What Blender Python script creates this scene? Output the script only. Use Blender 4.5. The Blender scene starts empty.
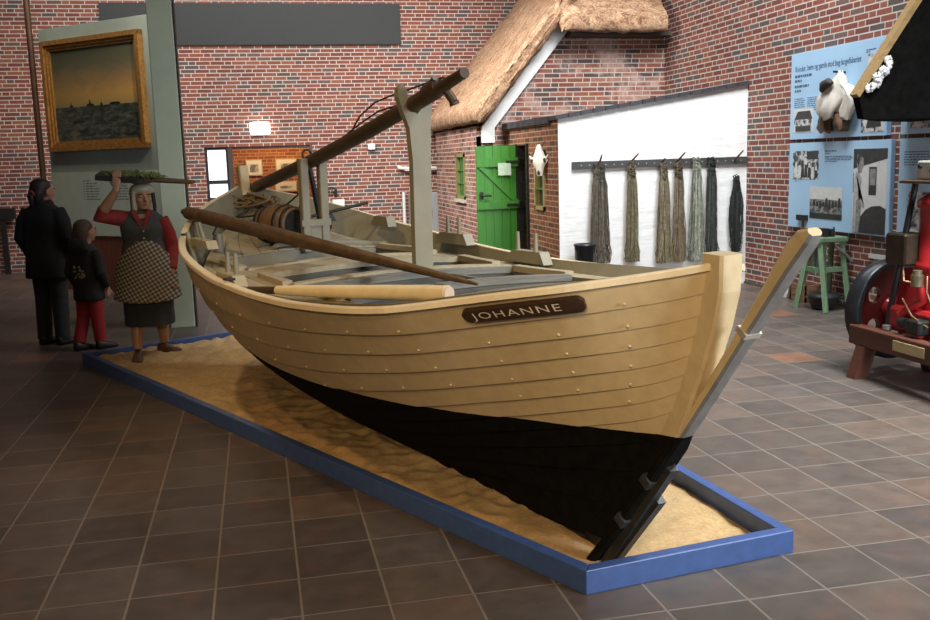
import bpy, math, random
import numpy as np
from mathutils import Matrix, Vector, Euler
random.seed(7)
sc = bpy.context.scene
COL = sc.collection
PI = math.pi
WM = {}          # world matrices of the empties

# ------------------------------------------------------------------ mesh builder
class MB:
    def __init__(s):
        s.v = []; s.f = []; s.mi = []; s.sm = []
    def add(s, vs, fs, mi=0, smooth=False, M=None):
        o = len(s.v)
        for v in vs:
            v = Vector(v)
            if M is not None: v = M @ v
            s.v.append(v)
        for f in fs:
            s.f.append([o+i for i in f]); s.mi.append(mi); s.sm.append(smooth)
        return s
    def box(s, a, b, mi=0, M=None):
        x0,y0,z0 = a; x1,y1,z1 = b
        vs = [(x0,y0,z0),(x1,y0,z0),(x1,y1,z0),(x0,y1,z0),(x0,y0,z1),(x1,y0,z1),(x1,y1,z1),(x0,y1,z1)]
        return s.add(vs, [(0,3,2,1),(4,5,6,7),(0,1,5,4),(1,2,6,5),(2,3,7,6),(3,0,4,7)], mi, False, M)
    def cbox(s, c, d, mi=0, bev=0.0, M=None):
        """box about a centre with chamfered vertical and horizontal edges"""
        hx,hy,hz = d[0]/2,d[1]/2,d[2]/2
        if bev <= 0:
            return s.box((c[0]-hx,c[1]-hy,c[2]-hz),(c[0]+hx,c[1]+hy,c[2]+hz),mi,M)
        def ring(z, k):
            X=hx-k; Y=hy-k; b=bev
            return [(c[0]+x,c[1]+y,c[2]+z) for x,y in ((-X+b,-Y),(X-b,-Y),(X,-Y+b),(X,Y-b),(X-b,Y),(-X+b,Y),(-X,Y-b),(-X,-Y+b))]
        rs = [ring(-hz,bev*.6),ring(-hz+bev,0),ring(hz-bev,0),ring(hz,bev*.6)]
        return s.rings(rs, mi=mi, smooth=False, M=M)
    def rings(s, rs, mi=0, smooth=True, cap=True, M=None, closed=True):
        n = len(rs[0]); vs = [p for r in rs for p in r]; fs = []
        for i in range(len(rs)-1):
            for j in range(n if closed else n-1):
                k = (j+1) % n
                fs.append((i*n+j, i*n+k, (i+1)*n+k, (i+1)*n+j))
        s.add(vs, fs, mi, smooth, M)
        if cap:
            s.add(rs[0], [tuple(range(n-1,-1,-1))], mi, False, M)
            s.add(rs[-1], [tuple(range(n))], mi, False, M)
        return s
    def tube(s, path, r, n=10, mi=0, smooth=True, cap=True, M=None, flat=1.0, up=None):
        P = [Vector(p) for p in path]
        R = r if isinstance(r,(list,tuple)) else [r]*len(P)
        rs = []; prev = None
        for i,p in enumerate(P):
            t = (P[min(i+1,len(P)-1)] - P[max(i-1,0)])
            if t.length < 1e-9: t = Vector((0,0,1))
            t.normalize()
            if prev is None:
                a = Vector(up) if up else (Vector((0,0,1)) if abs(t.z) < .9 else Vector((0,1,0)))
            else: a = prev
            a = (a - t*a.dot(t))
            if a.length < 1e-6: a = t.orthogonal()
            a.normalize(); prev = a; b = t.cross(a)
            rr = R[i]; ra, rb = (rr if isinstance(rr,(tuple,list)) else (rr, rr*flat))
            rs.append([p + a*ra*math.cos(2*PI*k/n) + b*rb*math.sin(2*PI*k/n) for k in range(n)])
        return s.rings(rs, mi, smooth, cap, M)
    def cyl(s, p0, p1, r, n=16, mi=0, smooth=True, M=None, r1=None):
        return s.tube([p0,p1],[r, r if r1 is None else r1], n, mi, smooth, True, M)
    def lathe(s, prof, c=(0,0,0), n=20, mi=0, smooth=True, M=None):
        rs = [[(c[0]+r*math.cos(2*PI*k/n), c[1]+r*math.sin(2*PI*k/n), c[2]+z) for k in range(n)] for r,z in prof]
        return s.rings(rs, mi, smooth, True, M)
    def prism(s, poly, axis, d0, d1, mi=0, M=None):
        """poly: 2-D outline; axis 0: (y,z) along x, 1: (x,z) along y, 2: (x,y) along z"""
        def P(p,d):
            return (d,p[0],p[1]) if axis==0 else ((p[0],d,p[1]) if axis==1 else (p[0],p[1],d))
        n = len(poly)
        vs = [P(p,d0) for p in poly]+[P(p,d1) for p in poly]
        fs = [tuple(range(n-1,-1,-1)), tuple(range(n,2*n))]+[(i,(i+1)%n,n+(i+1)%n,n+i) for i in range(n)]
        return s.add(vs, fs, mi, False, M)
    def ball(s, c, r, n=12, mi=0, M=None):
        rx,ry,rz = r if isinstance(r,(tuple,list)) else (r,r,r)
        rs = []
        m = max(6, n//2+2)
        for i in range(m+1):
            a = -PI/2 + PI*i/m; a = max(-PI/2+.08, min(PI/2-.08, a))
            rs.append([(c[0]+rx*math.cos(a)*math.cos(2*PI*k/n), c[1]+ry*math.cos(a)*math.sin(2*PI*k/n), c[2]+rz*math.sin(a)) for k in range(n)])
        return s.rings(rs, mi, True, True, M)
    def build(s, name, mats, parent=None, local=False):
        me = bpy.data.meshes.new(name)
        V = s.v
        if parent is not None and not local:
            inv = WM[parent.name].inverted(); V = [inv @ v for v in V]
        me.from_pydata([tuple(v) for v in V], [], s.f)
        if not isinstance(mats,(list,tuple)): mats = [mats]
        for m in mats: me.materials.append(m)
        me.polygons.foreach_set('material_index', s.mi)
        me.polygons.foreach_set('use_smooth', s.sm)
        me.validate(); me.update()
        # consistent outward normals
        import bmesh
        bm = bmesh.new(); bm.from_mesh(me); bmesh.ops.recalc_face_normals(bm, faces=bm.faces); bm.to_mesh(me); bm.free()
        o = bpy.data.objects.new(name, me); COL.objects.link(o)
        if parent is not None:
            o.parent = parent; WM[o.name] = WM[parent.name].copy()
        else: WM[o.name] = Matrix.Identity(4)
        return o

def tag(o, label, cat, group=None, kind=None):
    o['label'] = label; o['category'] = cat
    if group: o['group'] = group
    if kind: o['kind'] = kind
    return o
def struct(o):
    o['kind'] = 'structure'; return o
def thing(name, label, cat, loc=(0,0,0), rz=0.0, group=None):
    o = bpy.data.objects.new(name, None); COL.objects.link(o)
    o.location = loc; o.rotation_euler = (0,0,rz); o.empty_display_size = .1
    WM[o.name] = Matrix.Translation(loc) @ Matrix.Rotation(rz,4,'Z')
    return tag(o, label, cat, group)
def rebase(o, loc):
    """give a single-mesh thing its origin at its base"""
    M = Matrix.Translation(loc); o.data.transform(M.inverted()); o.location = loc; WM[o.name] = M
    return o
def remesh(o, vox, smooth=4):
    m = o.modifiers.new('body','REMESH'); m.mode='VOXEL'; m.voxel_size=vox; m.use_smooth_shade=True
    if smooth:
        q = o.modifiers.new('soft','SMOOTH'); q.factor=.5; q.iterations=smooth
    return o
def text_mesh(name, body, size, mat, M, parent=None, extrude=.001, offset=0.0, spacing=1.0, align='LEFT', local=False):
    c = bpy.data.curves.new(name,'FONT'); c.body = body; c.size = size; c.extrude = extrude
    c.offset = offset; c.space_character = spacing; c.align_x = align
    t = bpy.data.objects.new(name, c); COL.objects.link(t)
    dg = bpy.context.evaluated_depsgraph_get()
    me = bpy.data.meshes.new_from_object(t.evaluated_get(dg))
    bpy.data.objects.remove(t); bpy.data.curves.remove(c)
    b = MB(); b.add([v.co.copy() for v in me.vertices], [list(p.vertices) for p in me.polygons], 0, False, M)
    bpy.data.meshes.remove(me)
    if name is None or mat is None: return b
    return b.build(name, mat, parent, local)
def pchip(xs, ys):
    xs = np.array(xs,float); ys = np.array(ys,float); h = np.diff(xs); d = np.diff(ys)/h
    m = np.zeros(len(xs)); m[0]=d[0]; m[-1]=d[-1]
    for i in range(1,len(xs)-1):
        if d[i-1]*d[i] > 0:
            w1=2*h[i]+h[i-1]; w2=h[i]+2*h[i-1]; m[i]=(w1+w2)/(w1/d[i-1]+w2/d[i])
    def f(x):
        x = min(max(x,xs[0]),xs[-1]); i = min(max(int(np.searchsorted(xs,x))-1,0),len(xs)-2)
        t=(x-xs[i])/h[i]
        return float((1+2*t)*(1-t)**2*ys[i]+t*(1-t)**2*h[i]*m[i]+t*t*(3-2*t)*ys[i+1]+t*t*(t-1)*h[i]*m[i+1])
    return f

# ------------------------------------------------------------------ materials
class NT:
    def __init__(s, name):
        s.mat = bpy.data.materials.new(name); s.mat.use_nodes = True
        s.t = s.mat.node_tree; s.b = s.t.nodes['Principled BSDF']
    def n(s, typ, **k):
        x = s.t.nodes.new(typ)
        for a,v in k.items(): setattr(x,a,v)
        return x
    def l(s, a, b): s.t.links.new(a,b)
    def put(s, sock, v):
        if isinstance(v,(int,float)): sock.default_value = v
        elif isinstance(v,(tuple,list)): sock.default_value = v
        else: s.l(v, sock)
    def m(s, op, a, b=None, c=None):
        x = s.n('ShaderNodeMath', operation=op); s.put(x.inputs[0],a)
        if b is not None: s.put(x.inputs[1],b)
        if c is not None: s.put(x.inputs[2],c)
        return x.outputs[0]
    def obj(s):
        return s.n('ShaderNodeTexCoord').outputs['Object']
    def sep(s, v):
        x = s.n('ShaderNodeSeparateXYZ'); s.l(v,x.inputs[0]); return x.outputs
    def comb(s, a,b,c):
        x = s.n('ShaderNodeCombineXYZ'); s.put(x.inputs[0],a); s.put(x.inputs[1],b); s.put(x.inputs[2],c); return x.outputs[0]
    def vmul(s, v, k):
        x = s.n('ShaderNodeVectorMath', operation='MULTIPLY'); s.l(v,x.inputs[0]); x.inputs[1].default_value = k; return x.outputs[0]
    def noise(s, v, scale, detail=3, rough=.55, dist=0.0):
        x = s.n('ShaderNodeTexNoise'); s.l(v,x.inputs['Vector']); x.inputs['Scale'].default_value=scale
        x.inputs['Detail'].default_value=detail; x.inputs['Roughness'].default_value=rough; x.inputs['Distortion'].default_value=dist
        return x.outputs['Fac']
    def white(s, v):
        x = s.n('ShaderNodeTexWhiteNoise'); s.l(v,x.inputs['Vector']); return x.outputs['Value']
    def ramp(s, f, stops, interp='LINEAR'):
        x = s.n('ShaderNodeValToRGB'); x.color_ramp.interpolation = interp
        e = x.color_ramp.elements
        while len(e) < len(stops): e.new(.5)
        for q,(p,c) in zip(e,stops): q.position=p; q.color=(*c,1)
        s.put(x.inputs['Fac'],f); return x.outputs['Color']
    def mix(s, f, a, b, typ='MIX'):
        x = s.n('ShaderNodeMix', data_type='RGBA', blend_type=typ)
        s.put(x.inputs[0],f)
        for i,v in ((6,a),(7,b)):
            if isinstance(v,(tuple,list)): x.inputs[i].default_value=(*v[:3],1)
            else: s.l(v,x.inputs[i])
        return x.outputs[2]
    def color(s, v):
        if isinstance(v,(tuple,list)): s.b.inputs['Base Color'].default_value=(*v[:3],1)
        else: s.l(v,s.b.inputs['Base Color'])
    def rough(s, v): s.put(s.b.inputs['Roughness'],v)
    def bump(s, h, strength=.4, dist=.01):
        x = s.n('ShaderNodeBump'); x.inputs['Strength'].default_value=strength; x.inputs['Distance'].default_value=dist
        s.l(h,x.inputs['Height']); s.l(x.outputs[0],s.b.inputs['Normal'])

def plain(name, col, rough=.6, var=.15, scale=12, metal=0.0, bump=0.0, spec=None):
    t = NT(name); o = t.obj(); f = t.noise(o,scale,4)
    d = tuple(c*(1-var) for c in col); u = tuple(min(1,c*(1+var)) for c in col)
    t.color(t.ramp(f,[(.3,d),(.7,u)])); t.rough(rough); t.b.inputs['Metallic'].default_value = metal
    if spec is not None: t.b.inputs['Specular IOR Level'].default_value = spec
    if bump: t.bump(f,bump,.006)
    return t.mat
def wood(name, col, axis=1, rough=.6, var=.35, scale=6, bump=.25, worn=None):
    """grain stretched along one object axis"""
    t = NT(name); o = t.obj(); k=[scale*6]*3; k[axis]=scale*.35
    f = t.noise(t.vmul(o,tuple(k)),1.0,5,.6,.4)
    d = tuple(c*(1-var) for c in col); u = tuple(min(1,c*(1+var)) for c in col)
    c = t.ramp(f,[(.28,d),(.72,u)])
    if worn:
        g = t.noise(o,5,5,.65); c = t.mix(t.ramp(g,[(.52,(0,0,0)),(.62,(1,1,1))]), c, worn)
    t.color(c); t.rough(rough); t.bump(f,bump,.004)
    return t.mat
def emit(name, col, s):
    t = NT(name); t.color(col); t.b.inputs['Emission Color'].default_value=(*col,1); t.b.inputs['Emission Strength'].default_value=s
    return t.mat

def brick(name, axis, cols, mortar=(.52,.46,.41), shift=.17, smear=0.0, smearcol=(.6,.55,.5), phase=0.0):
    """monk bond: two stretchers and a header per course; axis 'x' wall runs along x, 'y' wall along y"""
    t = NT(name); x,y,z = t.sep(t.obj())
    u = x if axis=='x' else y
    wob = t.noise(t.obj(),9,2)
    row = t.m('FLOOR', t.m('DIVIDE',t.m('ADD',z,phase),.0667))
    fz = t.m('SUBTRACT', t.m('ADD',z,phase), t.m('MULTIPLY',row,.0667))
    uu = t.m('ADD', t.m('ADD',u,60.0), t.m('MULTIPLY',row,shift))
    per = t.m('FLOOR', t.m('DIVIDE',uu,.60))
    w = t.m('SUBTRACT',uu,t.m('MULTIPLY',per,.60))
    k = t.m('ADD', t.m('GREATER_THAN',w,.24), t.m('GREATER_THAN',w,.48))
    loc = t.m('SUBTRACT',w,t.m('MULTIPLY',k,.24))
    wid = t.m('SUBTRACT',.24,t.m('MULTIPLY',t.m('GREATER_THAN',w,.48),.12))
    du = t.m('MINIMUM',loc,t.m('SUBTRACT',wid,loc))
    dz = t.m('MINIMUM',fz,t.m('SUBTRACT',.0667,fz))
    d = t.m('ADD', t.m('MINIMUM',du,dz), t.m('MULTIPLY',t.m('SUBTRACT',wob,.5),.004))
    mask = t.m('SMOOTH_MIN', t.m('MAXIMUM',t.m('DIVIDE',t.m('SUBTRACT',d,.0052),.003),0.0), 1.0, .1)
    idv = t.comb(t.m('ADD',t.m('MULTIPLY',per,3.0),k), row, 3.7)
    r = t.white(idv)
    n = len(cols)
    c = t.ramp(r,[(i/n,cc) for i,cc in enumerate(cols)],'CONSTANT')
    g = t.noise(t.obj(),40,4,.7)
    c = t.mix(.6, c, t.ramp(g,[(.28,(.25,.25,.25)),(.72,(1.1,1.1,1.1))]), 'MULTIPLY')
    c2 = t.mix(mask, mortar, c)
    if smear:
        s_ = t.ramp(t.noise(t.obj(),2.3,5,.7),[(.5,(0,0,0)),(.68,(smear,)*3)])
        c2 = t.mix(s_, c2, smearcol)
    t.color(c2); t.rough(.85); t.bump(mask,.5,.006)
    return t.mat

BR = [(.27,.085,.055),(.22,.066,.045),(.31,.105,.068),(.19,.058,.042),(.28,.092,.06),(.11,.085,.08),(.25,.075,.048),(.17,.10,.085),(.29,.088,.056),(.18,.055,.042)]
M_brick_x = brick('red_brick_x','x',BR)
M_brick_y = brick('red_brick_y','y',BR)
OLD = [(.30,.10,.065),(.34,.13,.085),(.12,.07,.06),(.27,.085,.055),(.36,.17,.12),(.10,.065,.06),(.31,.11,.07),(.23,.075,.05)]
M_old_x = brick('old_brick_x','x',OLD,(.52,.44,.38),.11,.75,(.55,.40,.34))
M_old_y = brick('old_brick_y','y',OLD,(.55,.46,.40),.11,.55,(.55,.42,.36))
M_dark_y = brick('lean_to_brick_y','y',[(.25,.075,.035),(.31,.11,.05),(.13,.06,.04),(.28,.085,.04)],(.38,.29,.18),.11)

def tiles():
    t = NT('floor_tiles'); x,y,z = t.sep(t.obj()); T=.33
    u = t.m('DIVIDE',t.m('SUBTRACT',x,-1.5764),T); v = t.m('DIVIDE',t.m('SUBTRACT',y,4.085),T)
    iu = t.m('FLOOR',u); iv = t.m('FLOOR',v); fu=t.m('SUBTRACT',u,iu); fv=t.m('SUBTRACT',v,iv)
    du = t.m('MINIMUM',fu,t.m('SUBTRACT',1.0,fu)); dv = t.m('MINIMUM',fv,t.m('SUBTRACT',1.0,fv))
    wob = t.noise(t.obj(),6,2)
    d = t.m('ADD',t.m('MINIMUM',du,t.m('MULTIPLY',dv,1.25)),t.m('MULTIPLY',t.m('SUBTRACT',wob,.5),.012))
    mask = t.m('MINIMUM',t.m('MAXIMUM',t.m('DIVIDE',t.m('SUBTRACT',d,.011),.008),0.0),1.0)
    r = t.white(t.comb(iu,iv,1.3))
    c = t.ramp(r,[(0,(.088,.070,.058)),(.2,(.106,.082,.067)),(.4,(.076,.061,.052)),(.58,(.118,.087,.068)),(.72,(.094,.078,.068)),(.88,(.120,.084,.062)),(.965,(.19,.092,.052))],'CONSTANT')
    g = t.noise(t.obj(),7,5,.65)
    c = t.mix(.55,c,t.ramp(g,[(.3,(.45,.45,.45)),(.7,(1.15,1.1,1.05))]),'MULTIPLY')
    q_=t.ramp(t.noise(t.obj(),3.3,4,.7),[(.55,(0,0,0)),(.8,(.55,.55,.55))]); c=t.mix(q_,c,(.17,.075,.045))
    t.color(t.mix(mask,(.175,.145,.115),c))
    t.rough(t.m('ADD',.34,t.m('MULTIPLY',g,.22))); t.bump(mask,.35,.004)
    return t.mat
M_tiles = tiles()

def thatch(name):
    t = NT(name); o=t.obj()
    f = t.m('ADD',t.m('MULTIPLY',t.noise(t.vmul(o,(5,13,5)),1.0,6,.8,.5),.55),t.m('MULTIPLY',t.noise(o,34,4,.8),.45)); g = t.noise(o,1.6,3)
    c = t.ramp(f,[(.36,(.06,.03,.016)),(.46,(.28,.155,.085)),(.54,(.50,.32,.20)),(.66,(.72,.52,.36))])
    c = t.mix(.5,c,t.ramp(g,[(.3,(.75,.72,.68)),(.7,(1.1,1.05,1.0))]),'MULTIPLY')
    t.color(c); t.rough(.95); t.bump(f,1.0,.03); return t.mat
M_thatch = thatch('thatch_reed')

def boat_paint(name,c0,c1):
    t = NT(name); x,y,z = t.sep(t.obj())
    yy = t.m('SUBTRACT',y,1.7)
    zl = t.m('ADD',.52,t.m('MULTIPLY',t.m('MULTIPLY',yy,yy),.0235))
    f = t.noise(t.obj(),18,4); g=t.noise(t.obj(),2.2,3)
    cream = t.mix(.6,t.ramp(f,[(.3,c0),(.7,c1)]),t.ramp(g,[(.3,(.86,.86,.84)),(.7,(1.05,1.04,1.0))]),'MULTIPLY')
    tar = t.ramp(f,[(.3,(.004,.004,.0035)),(.7,(.009,.008,.007))])
    k = t.m('GREATER_THAN',z,t.m('ADD',zl,t.m('MULTIPLY',t.m('SUBTRACT',f,.5),.006)))
    t.color(t.mix(k,tar,cream)); t.rough(t.m('SUBTRACT',.8,t.m('MULTIPLY',k,.36))); t.put(t.b.inputs['Specular IOR Level'],t.m('ADD',.06,t.m('MULTIPLY',k,.40))); t.bump(f,.06,.003)
    return t.mat
M_boat = boat_paint('boat_cream_and_tar_paint',(.55,.42,.245),(.63,.495,.30))
M_rudgrey = boat_paint('shaded_grey_and_tar_paint',(.14,.132,.12),(.21,.20,.18))  # rudder's aft side: dim light and floor reflection put into the paint colour
M_cream = plain('cream_paint',(.66,.52,.31),.42,.07,14,bump=.05)
M_creamlight = plain('gunwale_paint',(.74,.62,.42),.4,.08,14)
M_deck = wood('deck_paint',(.33,.272,.17),1,.6,.14,5,.15)
M_deckx = wood('grey_weathered_boards',(.15,.14,.118),0,.75,.4,5,.4)
M_deckgap = plain('deck_seam',(.13,.10,.07),.8)
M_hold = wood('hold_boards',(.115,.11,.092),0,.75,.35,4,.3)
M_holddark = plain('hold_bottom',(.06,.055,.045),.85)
M_olive = plain('olive_grey_paint',(.215,.19,.128),.55,.10,9)
M_spar = wood('brown_spar_wood',(.095,.053,.024),1,.5,.45,5,.3)
M_mast = wood('dark_mast_wood',(.058,.034,.015),1,.45,.4,4,.3)
M_iron = plain('dark_iron',(.035,.032,.03),.5,.3,20,.6)
M_black = plain('black_paint',(.012,.012,.012),.5,.3)
M_rope = plain('brown_rope',(.17,.10,.045),.9,.35,60)
M_blue = plain('blue_paint',(.042,.085,.235),.42,.12,20,bump=.05)
M_boardbrown = wood('dark_name_board',(.045,.022,.012),1,.4,.3,8)
M_letter = plain('cream_lettering',(.75,.66,.52),.5,.05)
M_white = plain('white_paint',(.72,.72,.70),.5,.04)
def sandmat():
    t=NT('sand'); o=t.obj(); f=t.noise(o,55,4,.7); g=t.noise(o,3.0,5,.6)
    c=t.mix(.6,t.ramp(f,[(.3,(.40,.26,.115)),(.7,(.58,.40,.20))]),t.ramp(g,[(.35,(.72,.68,.62)),(.65,(1.05,1.05,1.05))]),'MULTIPLY')
    t.color(c); t.rough(.95); t.bump(t.noise(o,120,3,.7),.5,.006); return t.mat
M_sand=sandmat()
# ================================================================== camera
F=954.05; pitch=.1567; roll=-.0303; yaw=.2105; H=5.0792*.33
cy,sy=math.cos(yaw),math.sin(yaw); cp,sp=math.cos(pitch),math.sin(pitch)
fw=Vector((sy*cp,cy*cp,-sp)); rt=Vector((cy,-sy,0)); up=rt.cross(fw)
cr,sr=math.cos(roll),math.sin(roll)
r2=rt*cr+up*sr; u2=-rt*sr+up*cr
cam=bpy.data.cameras.new('camera'); cam.lens=F*36/930; cam.sensor_width=36; cam.clip_start=.05
co=bpy.data.objects.new('camera',cam); COL.objects.link(co)
co.matrix_world=Matrix(((r2.x,u2.x,-fw.x,0),(r2.y,u2.y,-fw.y,0),(r2.z,u2.z,-fw.z,H),(0,0,0,1)))
sc.camera=co

# ================================================================== room shell
BY=17.4; RX=6.05
b=MB(); b.box((-8.2,-2,-.1),(RX+.3,22,0)); struct(b.build('floor',M_tiles))
b=MB()
b.box((-8.2,BY,0),(-.83,BY+.24,6.4)); b.box((1.03,BY,0),(RX+.3,BY+.24,6.4)); b.box((-.83,BY,2.01),(1.03,BY+.24,6.4))
struct(b.build('wall_back',M_brick_x))
b=MB(); b.box((RX,-2,0),(RX+.3,BY,6.4)); struct(b.build('wall_right',M_brick_y))
b=MB(); b.box((-8.2,-2,0),(-7.9,BY,6.4)); struct(b.build('wall_left',M_brick_y))
# side room behind the opening
M_brick_alc = brick('red_brick_side_room','x',[(.42,.13,.05),(.36,.10,.04),(.47,.16,.07),(.30,.085,.04)],(.48,.30,.18))
b=MB(); b.box((-2.4,20.5,0),(3.0,20.7,3.0)); struct(b.build('wall_side_room',M_brick_alc))
b=MB(); b.box((-2.5,BY+.24,0),(-2.4,20.5,3.0)); b.box((3.0,BY+.24,0),(3.1,20.5,3.0)); struct(b.build('wall_side_room_end',plain('side_room_plaster',(.5,.42,.32),.8)))
b=MB(); b.box((-2.5,BY+.24,3.0),(3.1,20.7,3.1)); struct(b.build('ceiling_side_room',plain('side_room_ceiling',(.6,.55,.48),.8)))
# glazed panel of the opening : dark frame, bright panes, steel door post
M_frame=plain('black_steel_frame',(.02,.02,.022),.4)
M_pane=emit('daylit_frosted_glass',(.92,.95,1.0),1.05)
b=MB()
b.box((-.83,BY+.05,.0),(-.785,BY+.13,2.01)); b.box((-.475,BY+.05,0),(-.44,BY+.13,2.01)); b.box((-.785,BY+.05,1.965),(-.475,BY+.13,2.01))
b.box((-.785,BY+.05,1.375),(-.475,BY+.13,1.44)); b.box((-.785,BY+.05,1.10),(-.475,BY+.13,1.14)); b.box((-.785,BY+.05,0),(-.475,BY+.13,.06))
w1=struct(b.build('window_1',M_frame))
for z0,z1 in ((1.44,1.965),(1.14,1.375),(.06,1.10)):
    b=MB(); b.box((-.785,BY+.08,z0),(-.475,BY+.10,z1)); b.build('pane',M_pane,w1)
b=MB(); b.box((-.44,BY+.02,0),(-.36,BY+.2,2.01)); b.box((.985,BY+.0,0),(1.03,BY+.2,2.01)); b.box((-.44,BY+.04,1.97),(1.03,BY+.16,2.01))
struct(b.build('trim_1',plain('steel_door_lining',(.10,.075,.06),.35,.1,8,.4)))
# skirting of darker tile along the right wall
b=MB(); b.box((RX-.015,2,0),(RX,11.1,.03)); struct(b.build('baseboard_right',plain('dark_skirting',(.08,.06,.05),.6)))

# pictures in the side room
def print_mat(name, scale, lo, hi, tint=(1,1,1), bias=.5):
    t=NT(name); f=t.noise(t.obj(),scale,4,.6,.5)
    a=tuple(lo*k for k in tint); c=tuple(hi*k for k in tint)
    t.color(t.ramp(f,[(bias-.08,a),(bias+.08,c)])); t.rough(.5); return t.mat
M_mat_white=plain('picture_mount',(.78,.74,.66),.6,.03)
PIC=[(-.17,.165,1.47,1.80,'upper left'),(.435,.87,1.52,1.80,'upper right'),(.40,.85,1.12,1.34,'lower right'),(1.12,1.45,1.42,1.66,'upper one by the jamb'),(1.15,1.45,1.08,1.34,'lower one by the jamb'),(-.05,.25,1.15,1.34,'lower left')]
for i,(x0,x1,z0,z1,w) in enumerate(PIC):
    t=thing('framed_picture','small framed picture in the lit side room, '+w,'picture',((x0+x1)/2,20.48,z0),0,'pictures in the side room')
    b=MB(); b.box((x0,20.455,z0),(x1,20.495,z1)); b.build('frame',plain('picture_frame_%d'%i,(.55,.45,.3),.5),t)
    b=MB(); b.box((x0+.02,20.45,z0+.02),(x1-.02,20.457,z1-.02)); b.build('mount',M_mat_white,t)
    cx=(x0+x1)/2; w_=(x1-x0)*.26
    b=MB(); b.box((cx-w_,20.446,z0+.07),(cx+w_,20.452,z1-.10)); b.build('print',print_mat('print_%d'%i,7+i,.18,.55,(1,.93,.8)),t)

# wall lamp, dark panel, small fittings on the back wall
t=thing('wall_lamp','glowing white box lamp on the back brick wall above the opening','lamp',(.14,BY,2.2))
b=MB(); b.cbox((.14,BY-.09,2.315),(.34,.14,.20),0,.012); b.build('lamp_shade',emit('lit_opal_lamp',(1,.96,.84),5.0),t)
b=MB(); b.box((.02,BY-.03,2.20),(.26,BY,2.43)); b.build('back_plate',M_white,t)
b=MB(); b.box((-2.36,BY-.05,3.735),(2.69,BY,4.425))
tag(rebase(b.build('wall_panel',plain('slate_grey_panel',(.013,.016,.016),.6,.1)),(.2,BY-.02,3.735)),'long dark grey panel high on the back brick wall','panel')
b=MB(); b.box((-8,BY-.22,.915),(-3.95,BY-.10,1.095)); rl=rebase(b.build('rail_beam',M_black),(-6,BY-.16,0))
tag(rl,'thick black rail along the back wall behind the woman','rail')
for x in (-7.2,-5.6,-4.15):
    b=MB(); b.box((x-.04,BY-.20,0),(x+.04,BY-.12,.92)); b.build('post',M_black,rl)
b=MB(); b.tube([(2.56,BY-.05,1.58),(2.56,BY-.09,1.555),(2.66,BY-.09,1.545),(3.9,BY-.09,1.52)],.032,10); 
b.box((2.66,BY-.11,1.50),(3.9,BY+.004,1.56))
tag(rebase(b.build('white_pipe_duct',M_white),(2.6,BY-.05,1.5)),'white pipe duct on the back wall beside the cottage','duct')
t=thing('radiator_cabinet','grey metal cabinet low on the back wall beside the cottage','cabinet',(3.2,BY,0))
b=MB(); b.cbox((3.25,BY-.16,.55),(1.06,.30,1.10),0,.015); b.build('casing',plain('grey_metal',(.33,.35,.36),.4,.05,8),t)
b=MB(); b.box((3.03,BY-.33,.66),(3.09,BY-.305,.80)); b.build('lock',plain('red_lock',(.3,.08,.05),.5),t)
b=MB(); b.cyl((2.63,BY-.05,.0),(2.63,BY-.05,1.12),.03,10); tag(rebase(b.build('drain_pipe',M_white),(2.63,BY-.05,0)),'thin white upright pipe left of the grey cabinet','pipe')
b=MB(); b.cbox((2.08,BY-.036,1.95),(.13,.08,.11),0,.01); tag(rebase(b.build('sensor_box',M_white),(2.08,BY,1.9)),'small white sensor box on the back brick wall','sensor')
b=MB(); b.cbox((1.44,BY-.05,.97),(.22,.09,.12),0,.01); tag(rebase(b.build('socket_box',M_white),(1.44,BY,.9)),'white socket box low on the back wall right of the opening','socket')
b=MB(); b.tube([(1.0,BY-.02,1.22),(1.0,BY-.10,1.22),(1.36,BY-.10,1.235),(1.40,BY-.10,1.21),(1.40,BY-.10,1.07)],.025,8); tag(rebase(b.build('hand_rail',M_iron),(1.2,BY,1.07)),'short black bent handrail right of the opening','rail')

# ================================================================== partition panel with painting, pillar, post
PX=Vector((-.736,.677,0)); PN=Vector((-.677,-.736,0)).normalized()*-1   # towards far left ; PN points away from the hall
P0=Vector((-2.775,14.571,0)); RIGHT=-PX                       # rightwards along the panel
VN=Vector((-.677,-.736,0))*1.0                                 # faces the camera side
def pm(s,z,d=0): return P0+RIGHT*s+Vector((0,0,z))+VN.normalized()*d
def pbox(bm,s0,s1,z0,z1,d0,d1,mi=0):
    vs=[pm(s,z,d) for d in (d0,d1) for z in (z0,z1) for s in (s0,s1)]
    bm.add(vs,[(0,1,3,2),(4,6,7,5),(0,4,5,1),(2,3,7,6),(0,2,6,4),(1,5,7,3)],mi)
t=thing('display_partition','tall grey blue display partition carrying the framed seascape painting','partition',tuple(pm(1.1,0)))
b=MB(); pbox(b,-.05,2.35,1.66,3.62,-.06,0); b.build('upper_panel',plain('blue_grey_paint',(.25,.29,.245),.6,.06,6),t)
b=MB(); pbox(b,-.05,2.35,.78,1.66,-.06,.012); b.build('text_panel',plain('pale_grey_green_paint',(.40,.45,.38),.6,.06,6),t)
b=MB()
for i in range(24): pbox(b,-.05+i*.1+.004,-.05+i*.1+.096,0,.78,-.06,-.01)
pbox(b,-.05,2.35,0,.775,-.05,-.02); b.build('wainscot',wood('red_brown_boards',(.14,.042,.025),2,.6,.25),t)
b=MB(); rr=random.Random(3)
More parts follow.
